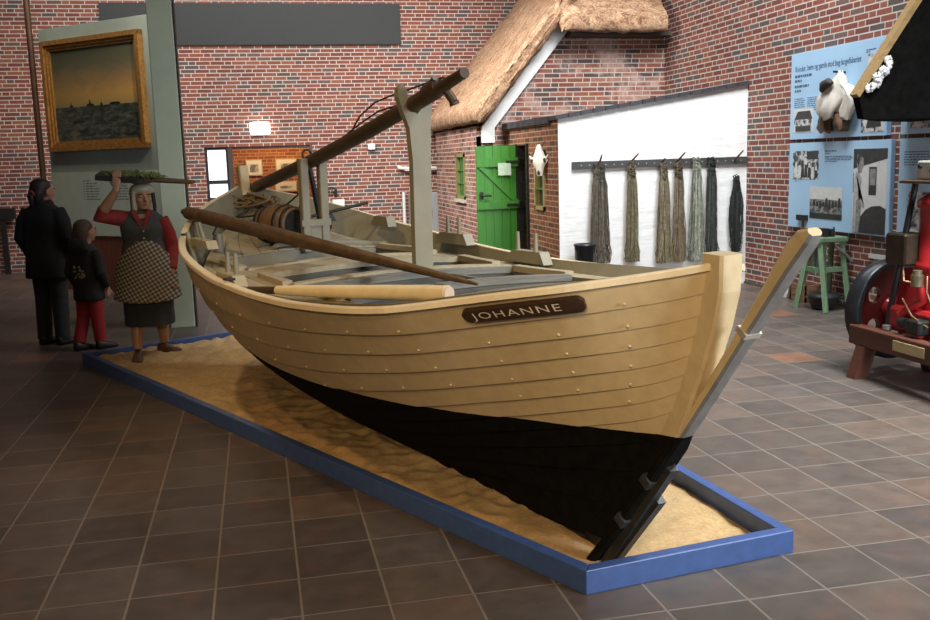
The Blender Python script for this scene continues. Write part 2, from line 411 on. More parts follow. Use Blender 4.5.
for s0,z0,w,n in ((.62,1.53,.34,8),(1.20,1.53,.42,8)):
    for k in range(n):
        ln=w*(.45 if k==0 else rr.uniform(.6,1)); x=s0+(0 if k==0 else .05)
        while x<s0+ln:
            q=rr.uniform(.03,.09); pbox(b,x,min(x+q,s0+ln),z0-k*.036,z0-k*.036+.012,.012,.0135); x+=q+.015
        if k: pbox(b,s0,s0+.02,z0-k*.036,z0-k*.036+.012,.012,.0135)
tx=b.build('text_lines',plain('grey_print',(.10,.115,.11),.7),t); tx['label']='small lines of printed text in two columns'
# framed painting
t=thing('framed_painting','large gilt framed dark seascape at sunset hanging on the partition','painting',tuple(pm(1.0,1.94)))
def painting_mat():
    q=NT('seascape_oil'); x,y,z=q.sep(q.obj()); o=q.obj()
    f=q.noise(q.vmul(o,(2.2,2.2,5)),1.0,6,.65,.8); g=q.noise(q.vmul(o,(3,3,9)),2.0,5,.6,.5)
    h=q.m('DIVIDE',z,1.5)   # 0 bottom - 1 top
    hh=q.m('ADD',h,q.m('MULTIPLY',q.m('SUBTRACT',f,.5),.22))
    xr=q.m('ADD',.5,q.m('MULTIPLY',x,.55))
    sky=q.ramp(hh,[(.0,(.42,.30,.12)),(.40,(.42,.30,.12)),(.50,(.56,.32,.10)),(.62,(.34,.21,.10)),(.78,(.14,.13,.085)),(1,(.10,.10,.075))])
    dark=q.mix(q.m('MINIMUM',q.m('MAXIMUM',xr,0.0),1.0),(.35,.42,.40),(1.15,1.1,1.0))
    sky=q.mix(1.0,sky,dark,'MULTIPLY')
    sea=q.ramp(g,[(.35,(.018,.024,.022)),(.5,(.05,.058,.048)),(.68,(.14,.14,.105))])
    q.color(q.mix(q.m('GREATER_THAN',h,.40),sea,sky)); q.rough(.35); q.bump(g,.15,.004); return q.mat
s0,s1,z0,z1=.06,2.01,1.95,3.44; fwid=.125
b=MB()
M_gilt=plain('gilt_frame',(.34,.17,.045),.4,.35,25,.35)
for k,(w0,w1,d0,d1) in enumerate(((0,.06,.0,.09),(.05,.10,.0,.065),(.09,fwid+.01,.0,.045))):
    pbox(b,s0+w0,s0+w1,z0+w0,z1-w0,d0,d1); pbox(b,s1-w1,s1-w0,z0+w0,z1-w0,d0,d1)
    pbox(b,s0+w0,s1-w0,z0+w0,z0+w1,d0,d1-.001); pbox(b,s0+w0,s1-w0,z1-w1,z1-w0,d0,d1-.001)
b.build('frame',M_gilt,t)
b=MB(); pbox(b,s0+fwid,s1-fwid,z0+fwid,z1-fwid,.0,.02); b.build('canvas',painting_mat(),t)
hz=z0+.40*1.5; M_ship=plain('dark_oil_paint',(.02,.02,.017),.4)
for s_,w,hh in ((.50,.07,.05),(.84,.16,.075),(1.12,.05,.05),(1.30,.22,.02)):
    b=MB(); P_=[(s_,hz-.01),(s_+w,hz-.01),(s_+w*.9,hz+.016),(s_+w*.62,hz+.018),(s_+w*.52,hz+hh),(s_+w*.46,hz+hh),(s_+w*.36,hz+.02),(s_+w*.1,hz+.014)]
    vs=[tuple(pm(p,q,d)) for d in (.02,.0215) for p,q in P_]; n=len(P_)
    b.add(vs,[tuple(range(n)),tuple(range(2*n-1,n-1,-1))]+[(i,n+i,n+(i+1)%n,(i+1)%n) for i in range(n)]); b.build('distant_ship',M_ship,t)
# pillar + steel post
t=thing('pillar','pale green square pillar between the painting and the boat','pillar',(-.84,10.5,0))
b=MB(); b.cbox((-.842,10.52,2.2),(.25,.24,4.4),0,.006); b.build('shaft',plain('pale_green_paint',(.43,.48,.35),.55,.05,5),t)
b=MB(); b.box((-.717,10.41,0),(-.700,10.62,4.4)); b.build('shadow_gap_strip',M_iron,t)  # shadow gap along the pillar edge, drawn as a dark strip
b=MB(); q=pm(-.2,0,.03); b.cyl(tuple(q),(q.x,q.y,4.75),.042,10)
tag(rebase(b.build('steel_post',plain('rust_brown_steel',(.075,.035,.018),.5,.2,10,.3)),(q.x,q.y,0)),'slim rust brown upright post left of the painting partition','post')

# ================================================================== cottage
GY=13.6; LX=3.577; FY=11.1; SX=3.2
t=thing('thatched_cottage','brick cottage with thatched roof, green door and whitewashed lean-to','cottage',(4.6,13.0,0)); cottage=t
b=MB(); b.prism([(SX,0),(RX,0),(RX,3.75),(4.75,3.75),(4.62,3.6),(SX,2.0)],1,GY,GY+.22); b.build('gable_wall',M_old_x,t)
b=MB()
wy0,wy1,wz0,wz1=14.65,15.30,1.05,1.76
b.box((SX,GY+.22,0),(SX+.22,wy0,2.15)); b.box((SX,wy1,0),(SX+.22,17.05,2.15)); b.box((SX,wy0,0),(SX+.22,wy1,wz0)); b.box((SX,wy0,wz1),(SX+.22,wy1,2.15))
b.box((SX,GY,0),(SX+.02,GY+.22,2.0)); b.box((SX+.22,16.85,0),(RX,17.05,2.15))
b.build('side_wall',M_old_y,t)
M_green=wood('green_door_paint',(.045,.20,.022),2,.45,.18,4,.15)
M_wgreen=plain('green_window_paint',(.07,.19,.05),.45)
M_glass=plain('dark_glass',(.02,.05,.02),.15,.2)
def window_x(x,y0,y1,z0,z1,frame,parent,cols,rows):
    """window in a wall whose outer face is at x, seen from -x"""
    b=MB(); q=.05
    b.box((x-.02,y0,z0),(x+.06,y0+q,z1)); b.box((x-.02,y1-q,z0),(x+.06,y1,z1)); b.box((x-.02,y0,z0),(x+.06,y1,z0+q)); b.box((x-.02,y0,z1-q),(x+.06,y1,z1))
    w=b.build('window',frame,parent)
    for i in range(1,cols): b=MB(); yy=y0+q+(y1-y0-2*q)*i/cols; b.box((x+.0,yy-.012,z0+q),(x+.04,yy+.012,z1-q)); b.build('glazing_bar',M_wgreen,w)
    for i in range(1,rows): b=MB(); zz=z0+q+(z1-z0-2*q)*i/rows; b.box((x+.0,y0+q,zz-.012),(x+.04,y1-q,zz+.012)); b.build('glazing_bar',M_wgreen,w)
    b=MB(); b.box((x+.045,y0+q,z0+q),(x+.055,y1-q,z1-q)); b.build('pane',M_glass,w)
    return w
window_x(SX,wy0,wy1,wz0,wz1,plain('olive_window_frame',(.20,.22,.08),.5),t,2,3)
b=MB(); b.box((SX-.05,wy0-.04,wz0-.05),(SX+.05,wy1+.04,wz0)); b.build('window_sill',plain('pale_stone',(.55,.48,.42),.7),t)
# bargeboard
b=MB(); b.prism([(3.40,1.90),(3.40,2.11),(4.55,3.49),(4.75,3.49),(4.75,3.66),(4.46,3.66),(3.22,2.13),(3.22,1.90)],1,GY-.10,GY); b.build('bargeboard',M_white,t)
# thatch : main slope (extruded along y, rounded) and half hip
def thatch_solid(secs, name, seed, amp=.035, sub=None):
    bm=MB(); bm.rings(secs,0,True,True)
    o=bm.build(name,M_thatch,t)
    rr=random.Random(seed)
    for v in o.data.vertices:
        v.co += Vector((rr.gauss(0,amp*.5),rr.gauss(0,amp*.3),rr.gauss(0,amp*.5)))
    return o
def slope_section(y, inset=0.0):
    """outline of the slope slab in x,z ; outer line (3.06,2.34)-(5.6,5.35), thickness .30"""
    d=Vector((2.54,3.02)).normalized(); n=Vector((-d.y,d.x))
    lo=Vector((3.05,2.22)); pts=[]
    N=46; L=4.1; th=.235
    for i in range(N+1):
        s=L*i/N
        e=min(1,s/.12); pts.append(lo+d*s+n*(.10*math.sqrt(max(0,1-(1-e)**2))-inset*.6))
    for i in range(N,-1,-1):
        s=L*i/N*1.0+.02
        e=min(1,s/.10); pts.append(lo+d*s-n*((th-.10)*math.sqrt(max(0,1-(1-e)**2))-inset*.6))
    return [(p.x,y,p.y) for p in pts]
ys=[13.20,13.22,13.26]+[13.32+i*.125 for i in range(31)]+[17.22,17.25]
ins=[.10,.05,.015]+[0]*31+[.03,.08]
thatch_solid([slope_section(y,k) for y,k in zip(ys,ins)],'thatch_slope',4,.022)
def hip_section(x, inset=0.0):
    d=Vector((.72,.70)).normalized(); n=Vector((-d.y,d.x)); lo=Vector((13.02,3.43)); pts=[]; N=22; L=2.6; th=.30
    for i in range(N+1):
        s=L*i/N; e=min(1,s/.12); pts.append(lo+d*s+n*(.10*math.sqrt(max(0,1-(1-e)**2))-inset))
    for i in range(N,-1,-1):
        s=L*i/N+.02; e=min(1,s/.10); pts.append(lo+d*s-n*((th-.16)*math.sqrt(max(0,1-(1-e)**2))-inset))
    return [(x,p.x,p.y) for p in pts]
xs=[4.30,4.33,4.38]+[4.45+i*.096 for i in range(15)]+[5.83,5.85]
thatch_solid([hip_section(x,k) for x,k in zip(xs,[.09,.04,.01]+[0]*15+[0,0])],'thatch_half_hip',5,.022)
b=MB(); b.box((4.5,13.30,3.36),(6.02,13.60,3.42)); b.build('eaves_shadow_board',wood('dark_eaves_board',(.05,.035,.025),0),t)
# lean-to
def whitewash():
    q=NT('whitewash'); o=q.obj(); f=q.noise(q.vmul(o,(3,3,14)),1.0,4,.6); g=q.noise(o,9,4)
    q.color(q.ramp(g,[(.3,(.70,.70,.69)),(.7,(.78,.78,.77))])); q.rough(.9); q.bump(f,.3,.03); return q.mat
b=MB(); b.prism([(LX+.24,0),(RX,0),(RX,2.49),(LX+.24,2.155),],1,FY,FY+.24); b.prism([(LX,0),(LX+.24,0),(LX+.24,2.155),(LX,2.12)],1,FY,FY+.012)
b.build('white_wall',whitewash(),t)
b=MB(); dy0,dy1=12.42,12.96; ly0,ly1,lz0,lz1=11.66,12.10,1.0,1.76
b.box((LX,FY+.012,0),(LX+.24,ly0,2.12)); b.box((LX,ly1,0),(LX+.24,dy0,2.12)); b.box((LX,ly0,0),(LX+.24,ly1,lz0)); b.box((LX,ly0,lz1),(LX+.24,ly1,2.12))
b.box((LX,dy1,0),(LX+.24,GY,2.12)); b.box((LX,dy0,1.84),(LX+.24,dy1,2.12))
b.build('brick_side_wall',M_dark_y,t)
window_x(LX,ly0,ly1,lz0,lz1,plain('tan_window_frame',(.36,.28,.13),.5),t,1,3)
M_cop=plain('dark_tarred_tile',(.035,.035,.04),.5,.3)
b=MB()
n=16
for i in range(n):
    x0=LX-.04+(RX-LX+.04)*i/n; x1=LX-.04+(RX-LX+.04)*(i+1)/n-.008
    z0=2.115+(x0-LX)*.1497; z1=2.115+(x1-LX)*.1497
    b.prism([(x0,z0),(x1,z1),(x1,z1+.05),(x0,z0+.05)],1,FY-.05,FY+.26)
for i in range(8):
    y0=FY+.26+i*.278; b.box((LX-.05,y0,2.08),(LX+.26,y0+.262,2.165))
b.build('coping',M_cop,t)
b=MB(); b.prism([(LX+.2,2.05),(RX,2.38),(RX,2.42),(LX+.2,2.10)],1,FY+.24,GY); b.build('lean_to_roof',plain('tarred_felt',(.03,.03,.032),.8),t)
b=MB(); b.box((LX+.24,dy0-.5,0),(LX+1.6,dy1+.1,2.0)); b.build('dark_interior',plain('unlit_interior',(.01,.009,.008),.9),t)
# green door, swung open
d_=None
b=MB()
for i in range(5): b.box((2.985+i*.119,12.945,.02),(2.985+i*.119+.115,12.985,1.845))
d_=b.build('door',M_green,t)
for z0,z1 in ((1.56,1.68),(.98,1.09),(.2,.31)):
    b=MB(); b.box((2.985,12.915,z0),(3.58,12.945,z1)); b.build('door_ledge',M_green,d_)
b=MB(); b.prism([(3.01,1.555),(3.10,1.555),(3.57,1.095),(3.48,1.095)],1,12.92,12.945); b.build('door_brace',M_green,d_)
b=MB(); b.cyl((3.05,12.92,1.17),(3.05,12.86,1.17),.012,8); b.tube([(3.05,12.865,1.17),(3.12,12.86,1.175),(3.17,12.865,1.165)],.014,8); b.box((3.02,12.905,1.12),(3.07,12.917,1.22)); b.build('door_handle',M_iron,d_)
for z in (1.62,1.03,.26):
    b=MB(); b.box((3.40,12.905,z-.018),(3.60,12.92,z+.018)); b.cyl((3.585,12.93,z-.05),(3.585,12.93,z+.05),.022,8); b.build('hinge',M_iron,d_)
b=MB(); b.box((3.285,12.905,1.44),(3.47,12.912,1.61)); nt=b.build('paper_notice',plain('pale_green_paper',(.45,.58,.42),.7),d_); nt['label']='pale paper notice on the door'
b=MB(); b.box((LX-.03,dy1-.02,0),(LX+.10,dy1+.05,1.86)); b.box((LX-.03,dy0-.03,0),(LX+.10,dy0+.03,1.86)); b.build('door_frame',M_iron,t)
# bleached animal skull hanging before the lean-to window
sk=thing('animal_skull','bleached animal skull hanging on the brick wall beside the green door','skull',(3.53,11.62,1.63))
b=MB(); R_=Matrix.Translation((3.50,11.60,1.44))@Matrix.Rotation(-.75,4,'Z')@Matrix.Rotation(-.06,4,'Y')
secs=[(0,.028,.022,-.035),(.03,.040,.03,-.03),(.09,.046,.04,-.022),(.14,.075,.05,-.012),(.185,.105,.055,-.006),(.22,.085,.05,0),(.27,.06,.045,0),(.33,.04,.035,.004),(.39,.018,.018,.01)]
b.rings([[(a*1.15*math.cos(2*PI*k/14), bb*math.sin(2*PI*k/14)+x*.5, z) for k in range(14)] for z,a,bb,x in secs],0,True,True,R_)
for s_ in (-1,1): b.tube([R_@Vector((s_*.07,0,.21)),R_@Vector((s_*.11,-.01,.225)),R_@Vector((s_*.13,-.01,.26))],[.02,.016,.006],8)
b.build('skull_bone',plain('old_bone',(.80,.76,.66),.6,.08,30,bump=.2),sk)
M_sock=plain('socket_dark',(.05,.035,.02),.9)
for s_ in (-1,1): b=MB(); b.ball((s_*.085,-.035,.19),(.022,.016,.028),10,0,R_); b.build('eye_socket',M_sock,sk)
b=MB(); b.ball((0,-.05,.04),(.02,.012,.03),8,0,R_); b.build('nose_opening',M_sock,sk)
b=MB(); b.tube([(3.53,11.62,1.80),(3.56,11.62,1.86),(3.585,11.62,1.86)],.006,6); b.build('hanging_wire',M_iron,sk)
# ------------------------------------------------ peg rail and hanging line bundles
t=thing('peg_rail','long dark plank rail with pegs across the whitewashed wall','rail',(4.87,FY,1.52))
b=MB(); b.box((3.74,FY-.035,1.515),(6.04,FY,1.605)); b.build('plank',wood('dark_grey_plank',(.045,.045,.045),0,.6,.3,5,.2),t)
for i in range(21):
    x=3.85+i*.105
    b=MB(); b.cyl((x,FY-.037,1.56),(x,FY-.033,1.56),.009,8); b.build('peg_hole',plain('peg_hole_pale',(.30,.29,.27),.8) if i==0 else bpy.data.materials['peg_hole_pale'],t)
M_peg=wood('brown_peg',(.10,.055,.03),2,.7)
BX=[(4.06,1.55,.36,.11,.17,'dark brown tangled','(.11,.095,.06)'),(4.475,1.56,.36,.07,.11,'olive brown slim',''),(4.89,1.55,.33,.075,.125,'olive brown','' ),(5.087,1.56,.33,.065,.12,'brown',''),(5.325,1.60,.33,.08,.14,'grey green',''),(5.525,1.58,.33,.075,.105,'black',''),(5.86,1.37,.42,.05,.10,'thin black frayed','')]
BC=[(.115,.10,.075),(.17,.145,.085),(.17,.14,.085),(.15,.115,.07),(.20,.21,.165),(.035,.04,.035),(.022,.026,.024)]
LB=['dark brown tangled bundle of fishing line, first from the left on the rail','slim olive brown bundle of fishing line, second from the left on the rail','olive brown bundle of fishing line, third from the left on the rail','brown bundle of fishing line hanging close right of the third one','grey green wide bundle of fishing line beside the black one','straight black bundle of fishing line right of the grey green one','frayed black bundle of fishing line hanging by the brick corner']
for i,((x,zt,zb,wt,wb,_,_2),c,lb) in enumerate(zip(BX,BC,LB)):
    t=thing('fishing_line_bundle',lb,'fishing lines',(x,FY-.09,zb),0,'fishing line bundles on the rail')
    rr=random.Random(40+i); b=MB(); ns=190 if i!=6 else 110
    mts=[plain('line_fibre_%d_%d'%(i,k),tuple(q*m for q in c),.95,.3,30) for k,m in enumerate((.45,1.0,1.75))]
    for k in range(ns):
        a=rr.uniform(0,2*PI); q=math.sqrt(rr.random()); zend=zb+abs(rr.gauss(0,.035))
        px,py=math.cos(a)*q,math.sin(a)*q; ph=rr.uniform(0,6); am=rr.uniform(.002,.007)
        pts=[]
        N=11
        for j in range(N):
            f=j/(N-1); z=zt+(zend-zt)*f
            w=wt*(.55+.45*min(1,abs(f-.06)*6))*(1-f)+wb*f
            if i==6: w=.02+ (wb if f<.7 else wb*(1-(f-.7)*1.6))*min(1,f*3)*1.0
            jx=math.sin(ph+f*9)*am*(1+2.5*(f>.85))+rr.gauss(0,.003+.014*(f>.86))
            y_=py*w*.42-.02
            pts.append((x+px*w*.78+jx, FY-.085+max(-.055,min(.07,y_+rr.gauss(0,.003))), z))
        b.tube(pts,rr.uniform(.0022,.0045),4,rr.choice((0,1,1,1,2)),False,False)
    b.build('hanging_lines',mts,t)
    b=MB()
    for k in range(26 if i<4 else 12):   # knotted loops round the peg
        a=rr.uniform(0,2*PI); ww=wt*rr.uniform(.35,.75); zz=zt+rr.uniform(-.16,.03)
        b.tube([(x+ww*math.cos(a+q*.9), FY-.09+.055*math.sin(a+q*.9), zz-abs(q-2)*.018+rr.gauss(0,.01)) for q in range(6)],.006,5,0,True)
    b.build('binding',mts[0] if i!=4 else mts[1],t)
    b=MB()
    if i in (0,1,3,6):
        b.tube([(x,FY-.02,1.57),(x+.005,FY-.10,1.60),(x+(.02 if i==0 else .07),FY-.13,1.68)],[.016,.014,.009],7)
    else: b.tube([(x,FY-.02,1.57),(x,FY-.14,1.61)],[.014,.011],7)
    p=b.build('wooden_peg',M_peg,t)
t=thing('black_bucket','black bucket standing by the whitewashed wall behind the boat','bucket',(3.82,10.88,0))
b=MB(); b.lathe([(.09,.0),(.10,.02),(.125,.60),(.132,.60),(.132,.63),(.118,.63),(.10,.08),(.02,.06)],(3.82,10.88,0),20); b.build('pail',plain('dark_blue_black',(.012,.014,.02),.3),t)
b=MB(); b.tube([(3.82+.13*math.cos(a),10.86,.60-.10*math.sin(a)) for a in [PI*i/10 for i in range(11)]],.006,6); b.build('handle',M_iron,t)
# ================================================================== info boards on the right wall
M_board=plain('light_blue_board',(.36,.56,.76),.45,.03,4)
M_ink=plain('dark_blue_ink',(.05,.09,.16),.6)
M_phl=plain('photo_light',(.62,.62,.60),.5,.08,20); M_phd=plain('photo_dark',(.025,.025,.025),.5,.4,20)
M_phm=plain('photo_mid',(.22,.22,.22),.5,.4,25)
def bw(i,scale,bias,lo=.03,hi=.62): return print_mat('photo_grain_%d'%i,scale,lo,hi,(1,1,1),bias)
BXF=RX-.03
def wb(bm,y0,y1,z0,z1,d0,d1,mi=0): bm.box((BXF-d1,min(y0,y1),z0),(BXF-d0,max(y0,y1),z1),mi)
def wpoly(bm,pts,d0,d1,mi=0): bm.prism([(y,z) for y,z in pts],0,BXF-d1,BXF-d0,mi)
def textM(y,z,d):   # text reading rightwards (-y) on the wall that faces -x
    return Matrix(((0,0,-1,BXF-d),(-1,0,0,y),(0,1,0,z),(0,0,0,1)))
def lines(bm,y,z,w,n,step,h,rr,d=.001):
    for k in range(n):
        ln=w*(rr.uniform(.35,.6) if k==n-1 else rr.uniform(.88,1)); q=0
        while q<ln:
            k2=rr.uniform(.02,.06); wb(bm,y-q,y-min(q+k2,ln),z-k*step,z-k*step+h,d,d+.0008); q+=k2+.012
rr=random.Random(12)
# upper left board
t=thing('information_board','upper light blue board with headline behind the hanging coat','board',(BXF,9.1,1.78),0,'blue information boards')
b=MB(); wb(b,10.02,8.30,1.785,2.725,-.027,.025); bd=b.build('panel',M_board,t)
b=MB(); b=text_mesh('h','Kvinder, børn og gamle stod bag langefiskeriet',.088,None,textM(9.94,2.525,.026)); hl=b.build('headline',M_ink,t)
k=max(v.co.y for v in hl.data.vertices)-min(v.co.y for v in hl.data.vertices)
y_hi=max(v.co.y for v in hl.data.vertices)
for v in hl.data.vertices: v.co.y=y_hi-(y_hi-v.co.y)*(1.20/k)
b=MB(); lines(b,9.94,2.462,.70,1,.05,.026,rr,.026); lines(b,9.94,2.412,.26,1,.05,.026,rr,.026); lines(b,9.94,2.352,.74,1,.05,.026,rr,.026); lines(b,9.94,2.302,.24,1,.05,.026,rr,.026)
for c0 in (9.94,9.68): lines(b,c0,2.225,.22,8,.022,.008,rr,.026)
lines(b,8.66,2.62,.16,2,.022,.008,rr,.026); b.build('text_lines',M_ink,t)
b=MB(); wb(b,9.95,9.56,1.86,2.12,.026,.028,0); wpoly(b,[(9.93,2.0),(9.86,2.09),(9.62,2.09),(9.57,2.0)],.028,.030,1); wb(b,9.93,9.58,1.91,2.0,.028,.0295,2); wb(b,9.90,9.6,1.87,1.93,.0295,.031,1)
b.build('photo_print',[M_phl,M_phd,bw(1,22,.5)],t)
b=MB(); wb(b,8.62,8.34,2.40,2.58,.026,.028,0); wpoly(b,[(8.50,2.46),(8.42,2.46),(8.40,2.54),(8.44,2.57),(8.50,2.55)],.028,.030,1); wb(b,8.62,8.34,2.38,2.415,.028,.03,1); b.build('photo_print',[bw(2,9,.42),M_phd],t)
b=MB(); wb(b,8.70,8.34,1.82,2.06,.026,.028,0); wpoly(b,[(8.62,1.86),(8.38,1.87),(8.40,1.99),(8.58,1.98)],.028,.030,1); b.build('photo_print',[bw(3,14,.45),M_phd],t)
# lower left board
t=thing('information_board','lower light blue board with three old photographs above the green trestle','board',(BXF,9.1,.80),0,'blue information boards')
b=MB(); wb(b,10.02,8.22,.80,1.745,-.027,.025); b.build('panel',M_board,t)
b=MB(); lines(b,9.32,1.64,.50,1,.03,.012,rr,.026); lines(b,9.32,1.615,.26,1,.03,.01,rr,.026); lines(b,9.32,1.585,.50,4,.018,.008,rr,.026); lines(b,9.9,1.315,.1,1,.03,.006,rr,.026); b.build('text_lines',M_ink,t)
b=MB(); wb(b,9.94,9.43,1.34,1.655,.026,.028,0)
r2_=random.Random(5)
for i in range(7):
    y=9.90-i*.066; h=r2_.uniform(.08,.15); wpoly(b,[(y,1.36),(y-.06,1.36),(y-.05,1.36+h),(y-.01,1.36+h)],.028,.0295,r2_.choice((1,2,2))); wpoly(b,[(y-.012,1.36+h),(y-.048,1.36+h),(y-.048,1.36+h+.04),(y-.03,1.36+h+.052),(y-.012,1.36+h+.04)],.028,.03,r2_.choice((1,2)))
wb(b,9.66,9.44,1.56,1.65,.028,.0285,1); b.build('photo_print',[bw(4,16,.5),M_phd,M_phl],t)
b=MB(); wb(b,9.58,8.98,.92,1.265,.026,.028,0); wb(b,9.58,8.98,1.13,1.265,.028,.0285,2); wb(b,9.58,8.98,.92,.98,.028,.029,1)
for i in range(9):
    y=9.52-i*.058; h=r2_.uniform(.05,.10); z=1.03+r2_.uniform(-.02,.03); wpoly(b,[(y,z),(y-.055,z),(y-.045,z+h),(y-.012,z+h)],.028,.030,r2_.choice((1,1,3))); 
b.build('photo_print',[bw(5,18,.52,.06,.3),M_phd,M_phl,M_phm],t)
b=MB(); wb(b,8.80,8.26,.815,1.66,.026,.028,0)                       # big photograph : woman beside a house with a dark heap
wpoly(b,[(8.80,1.66),(8.26,1.66),(8.26,1.56),(8.80,1.46)],.028,.029,1)
wb(b,8.54,8.42,1.20,1.48,.028,.029,1); wb(b,8.525,8.435,1.30,1.46,.029,.0295,2)
wpoly(b,[(8.80,1.22),(8.785,1.22),(8.785,1.42),(8.80,1.42)],.028,.029,2)
wpoly(b,[(8.79,.815),(8.74,.815),(8.73,1.18),(8.66,1.16),(8.60,1.09),(8.61,1.06),(8.68,1.10),(8.66,1.36),(8.70,1.42),(8.75,1.43),(8.78,1.33)],.029,.030,3)
wpoly(b,[(8.735,.815),(8.66,.815),(8.655,1.12),(8.70,1.16),(8.735,1.14)],.030,.031,2)
wpoly(b,[(8.72,1.42),(8.67,1.42),(8.63,1.49),(8.635,1.56),(8.68,1.62),(8.735,1.60),(8.745,1.52)],.029,.030,2); wpoly(b,[(8.745,1.54),(8.70,1.64),(8.65,1.63),(8.63,1.58),(8.69,1.575),(8.71,1.48)],.030,.031,1)
wpoly(b,[(8.68,.815),(8.26,.815),(8.26,1.07),(8.35,1.10),(8.48,1.09),(8.58,1.05),(8.66,.98)],.030,.031,1)
b.build('photo_print',[M_phl,M_phd,M_phm,plain('photo_pale',(.36,.36,.35),.5,.35,18)],t)
# right column
for z0,z1,lb in ((1.785,2.725,'upper light blue board behind the black canopy at the picture edge'),(.80,1.745,'lower light blue board behind the red engine at the picture edge')):
    t=thing('information_board',lb,'board',(BXF,7.3,z0),0,'blue information boards')
    b=MB(); wb(b,8.09,6.4,z0,z1,-.027,.025); b.build('panel',M_board,t)
    b=MB(); lines(b,8.02,z1-.13,.45,6,.024,.009,rr,.026); b.build('text_lines',M_ink,t)
    b=MB(); wb(b,7.95,7.3,z0+.05,z0+.45,.026,.028); b.build('photo_print',bw(6 if z0>1 else 7,9,.5),t)
b=MB(); b.box((RX-.02,8.31,.565),(RX+.004,8.56,.61)); tag(rebase(b.build('caption_plate',plain('pale_plate',(.60,.62,.60),.5,.03),None),(RX,8.43,.565)),'small pale caption plate on the brick wall below the photograph of a woman','plate')

# oilskin coat bundle hanging in front of the upper board
t=thing('oilskin_coat','crumpled cream oilskin with brown sleeves hanging before the upper blue board','coat',(5.97,9.05,2.42))
M_skin=plain('cream_oilskin',(.66,.62,.54),.7,.12,8,bump=.2); M_brownl=plain('brown_leather',(.11,.055,.03),.55,.3,15)
def cloth(secs,name,mat,seed,amp=.02,n=28):
    rr=random.Random(seed); ph=[rr.uniform(0,6) for _ in range(4)]; rs=[]
    for (cy_,cz,ry,rx) in secs:
        ring=[]
        for k in range(n):
            a=2*PI*k/n; w=1+.20*math.sin(4*a+ph[0]+cz*9)+.15*math.sin(7*a+ph[1]-cz*17)+.08*math.sin(13*a+ph[2]+cz*25)+rr.gauss(0,.02)
            ring.append((5.92+rx*math.cos(a)*w, cy_+ry*math.sin(a)*w, cz+.02*math.sin(3*a+ph[2])))
        rs.append(ring)
    b=MB(); b.rings(rs,0,True,True); return b.build(name,mat,t)
cloth([(8.97,2.44,.02,.02),(8.99,2.37,.08,.05),(9.02,2.30,.15,.07),(9.05,2.24,.22,.08),(9.06,2.17,.27,.09),(9.08,2.10,.26,.10),(9.10,2.03,.20,.09),(9.10,1.98,.14,.07)],'coat_body',M_skin,3)
cloth([(8.92,2.30,.06,.04),(8.82,2.24,.10,.05),(8.78,2.15,.10,.05),(8.83,2.05,.09,.05),(8.86,1.97,.06,.04)],'coat_flap',M_skin,5)
cloth([(9.19,2.06,.08,.06),(9.21,1.98,.09,.06),(9.22,1.90,.08,.06),(9.19,1.845,.06,.05)],'coat_sleeve',M_brownl,7)
cloth([(8.95,2.03,.07,.06),(8.94,1.96,.08,.06),(8.92,1.90,.07,.06),(8.91,1.86,.05,.05)],'coat_sleeve',M_brownl,8)
b=MB(); b.tube([(5.84,9.16,2.27),(5.82,9.10,2.32),(5.82,9.02,2.345),(5.83,8.97,2.33)],[.03,.05,.045,.02],10); b.build('collar',plain('dark_collar',(.035,.025,.025),.7),t)
b=MB(); b.cyl((6.03,9.0,2.44),(5.86,9.0,2.45),.012,8); b.build('coat_hook',M_iron,t)

# black tarred canopy with a tan edge board, fixed to the right wall
t=thing('tarred_canopy','black tarred lean-to canopy with tan edge board above the engine','canopy',(RX,7.0,1.9))
y0,y1=7.19,7.275
M_tar=plain('black_tar',(.006,.0055,.005),.95,.4,14,spec=.05)
b=MB(); b.rings([[(4.92+q,y,2.10),(4.975+q,y,1.91),(RX,y,1.895),(RX,y,3.70-q*1.41)] for y,q in ((y0,0),(y1,0),(7.35,.09),(8.0,.66))],0,False,True); b.build('tarred_body',M_tar,t)
b=MB(); b.prism([(4.895,2.11),(4.925,2.085),(RX,3.67),(RX,3.73),(6.02,3.73)],1,y0-.01,y1+.005); b.build('edge_board',wood('tan_edge_board',(.30,.19,.075),0,.6,.25),t)
b=MB(); rr=random.Random(2)
for k in range(26):
    f=rr.random(); c=Vector((4.985+.20*f+rr.gauss(0,.012),y0-.02-rr.uniform(0,.02),2.125+.25*f+rr.gauss(0,.012)))
    b.ball(c,(.018+rr.uniform(0,.018),.016,.018+rr.uniform(0,.018)),8)
o=b.build('white_fleece_scrap',plain('white_fleece',(.72,.71,.68),.95,.1,40,bump=.4),t)
for v in o.data.vertices: v.co+=Vector((rr.gauss(0,.007),rr.gauss(0,.004),rr.gauss(0,.007)))

# ================================================================== green trestle, pot, tools
M_gr=wood('green_trestle_paint',(.135,.215,.12),2,.5,.2,4,.12)
t=thing('work_trestle','green four legged wooden trestle with vice by the brick wall','trestle',(5.78,9.0,0))
b=MB(); b.cbox((5.82,8.98,.735),(.36,.26,.05),0,.008); b.build('top',M_gr,t)
def leg(p0,p1,w=.05):
    b=MB(); b.tube([p0,p1],w*.7,4,0,False,True,None,1.0,(1,0,.01)); return b
for p0,p1 in (((5.70,8.90,.72),(5.66,8.70,.0)),((5.68,9.06,.72),(5.57,9.12,0.0)),((5.95,8.9,.72),(5.995,8.80,0)),((5.94,9.06,.72),(5.99,9.18,0))):
    leg(p0,p1).build('leg',M_gr,t)
b=MB(); b.box((5.60,8.84,.40),(5.98,8.88,.45)); b.box((5.62,9.08,.40),(5.98,9.11,.45)); b.box((5.64,8.86,.40),(5.68,9.1,.45)); b.build('cross_rail',M_gr,t)
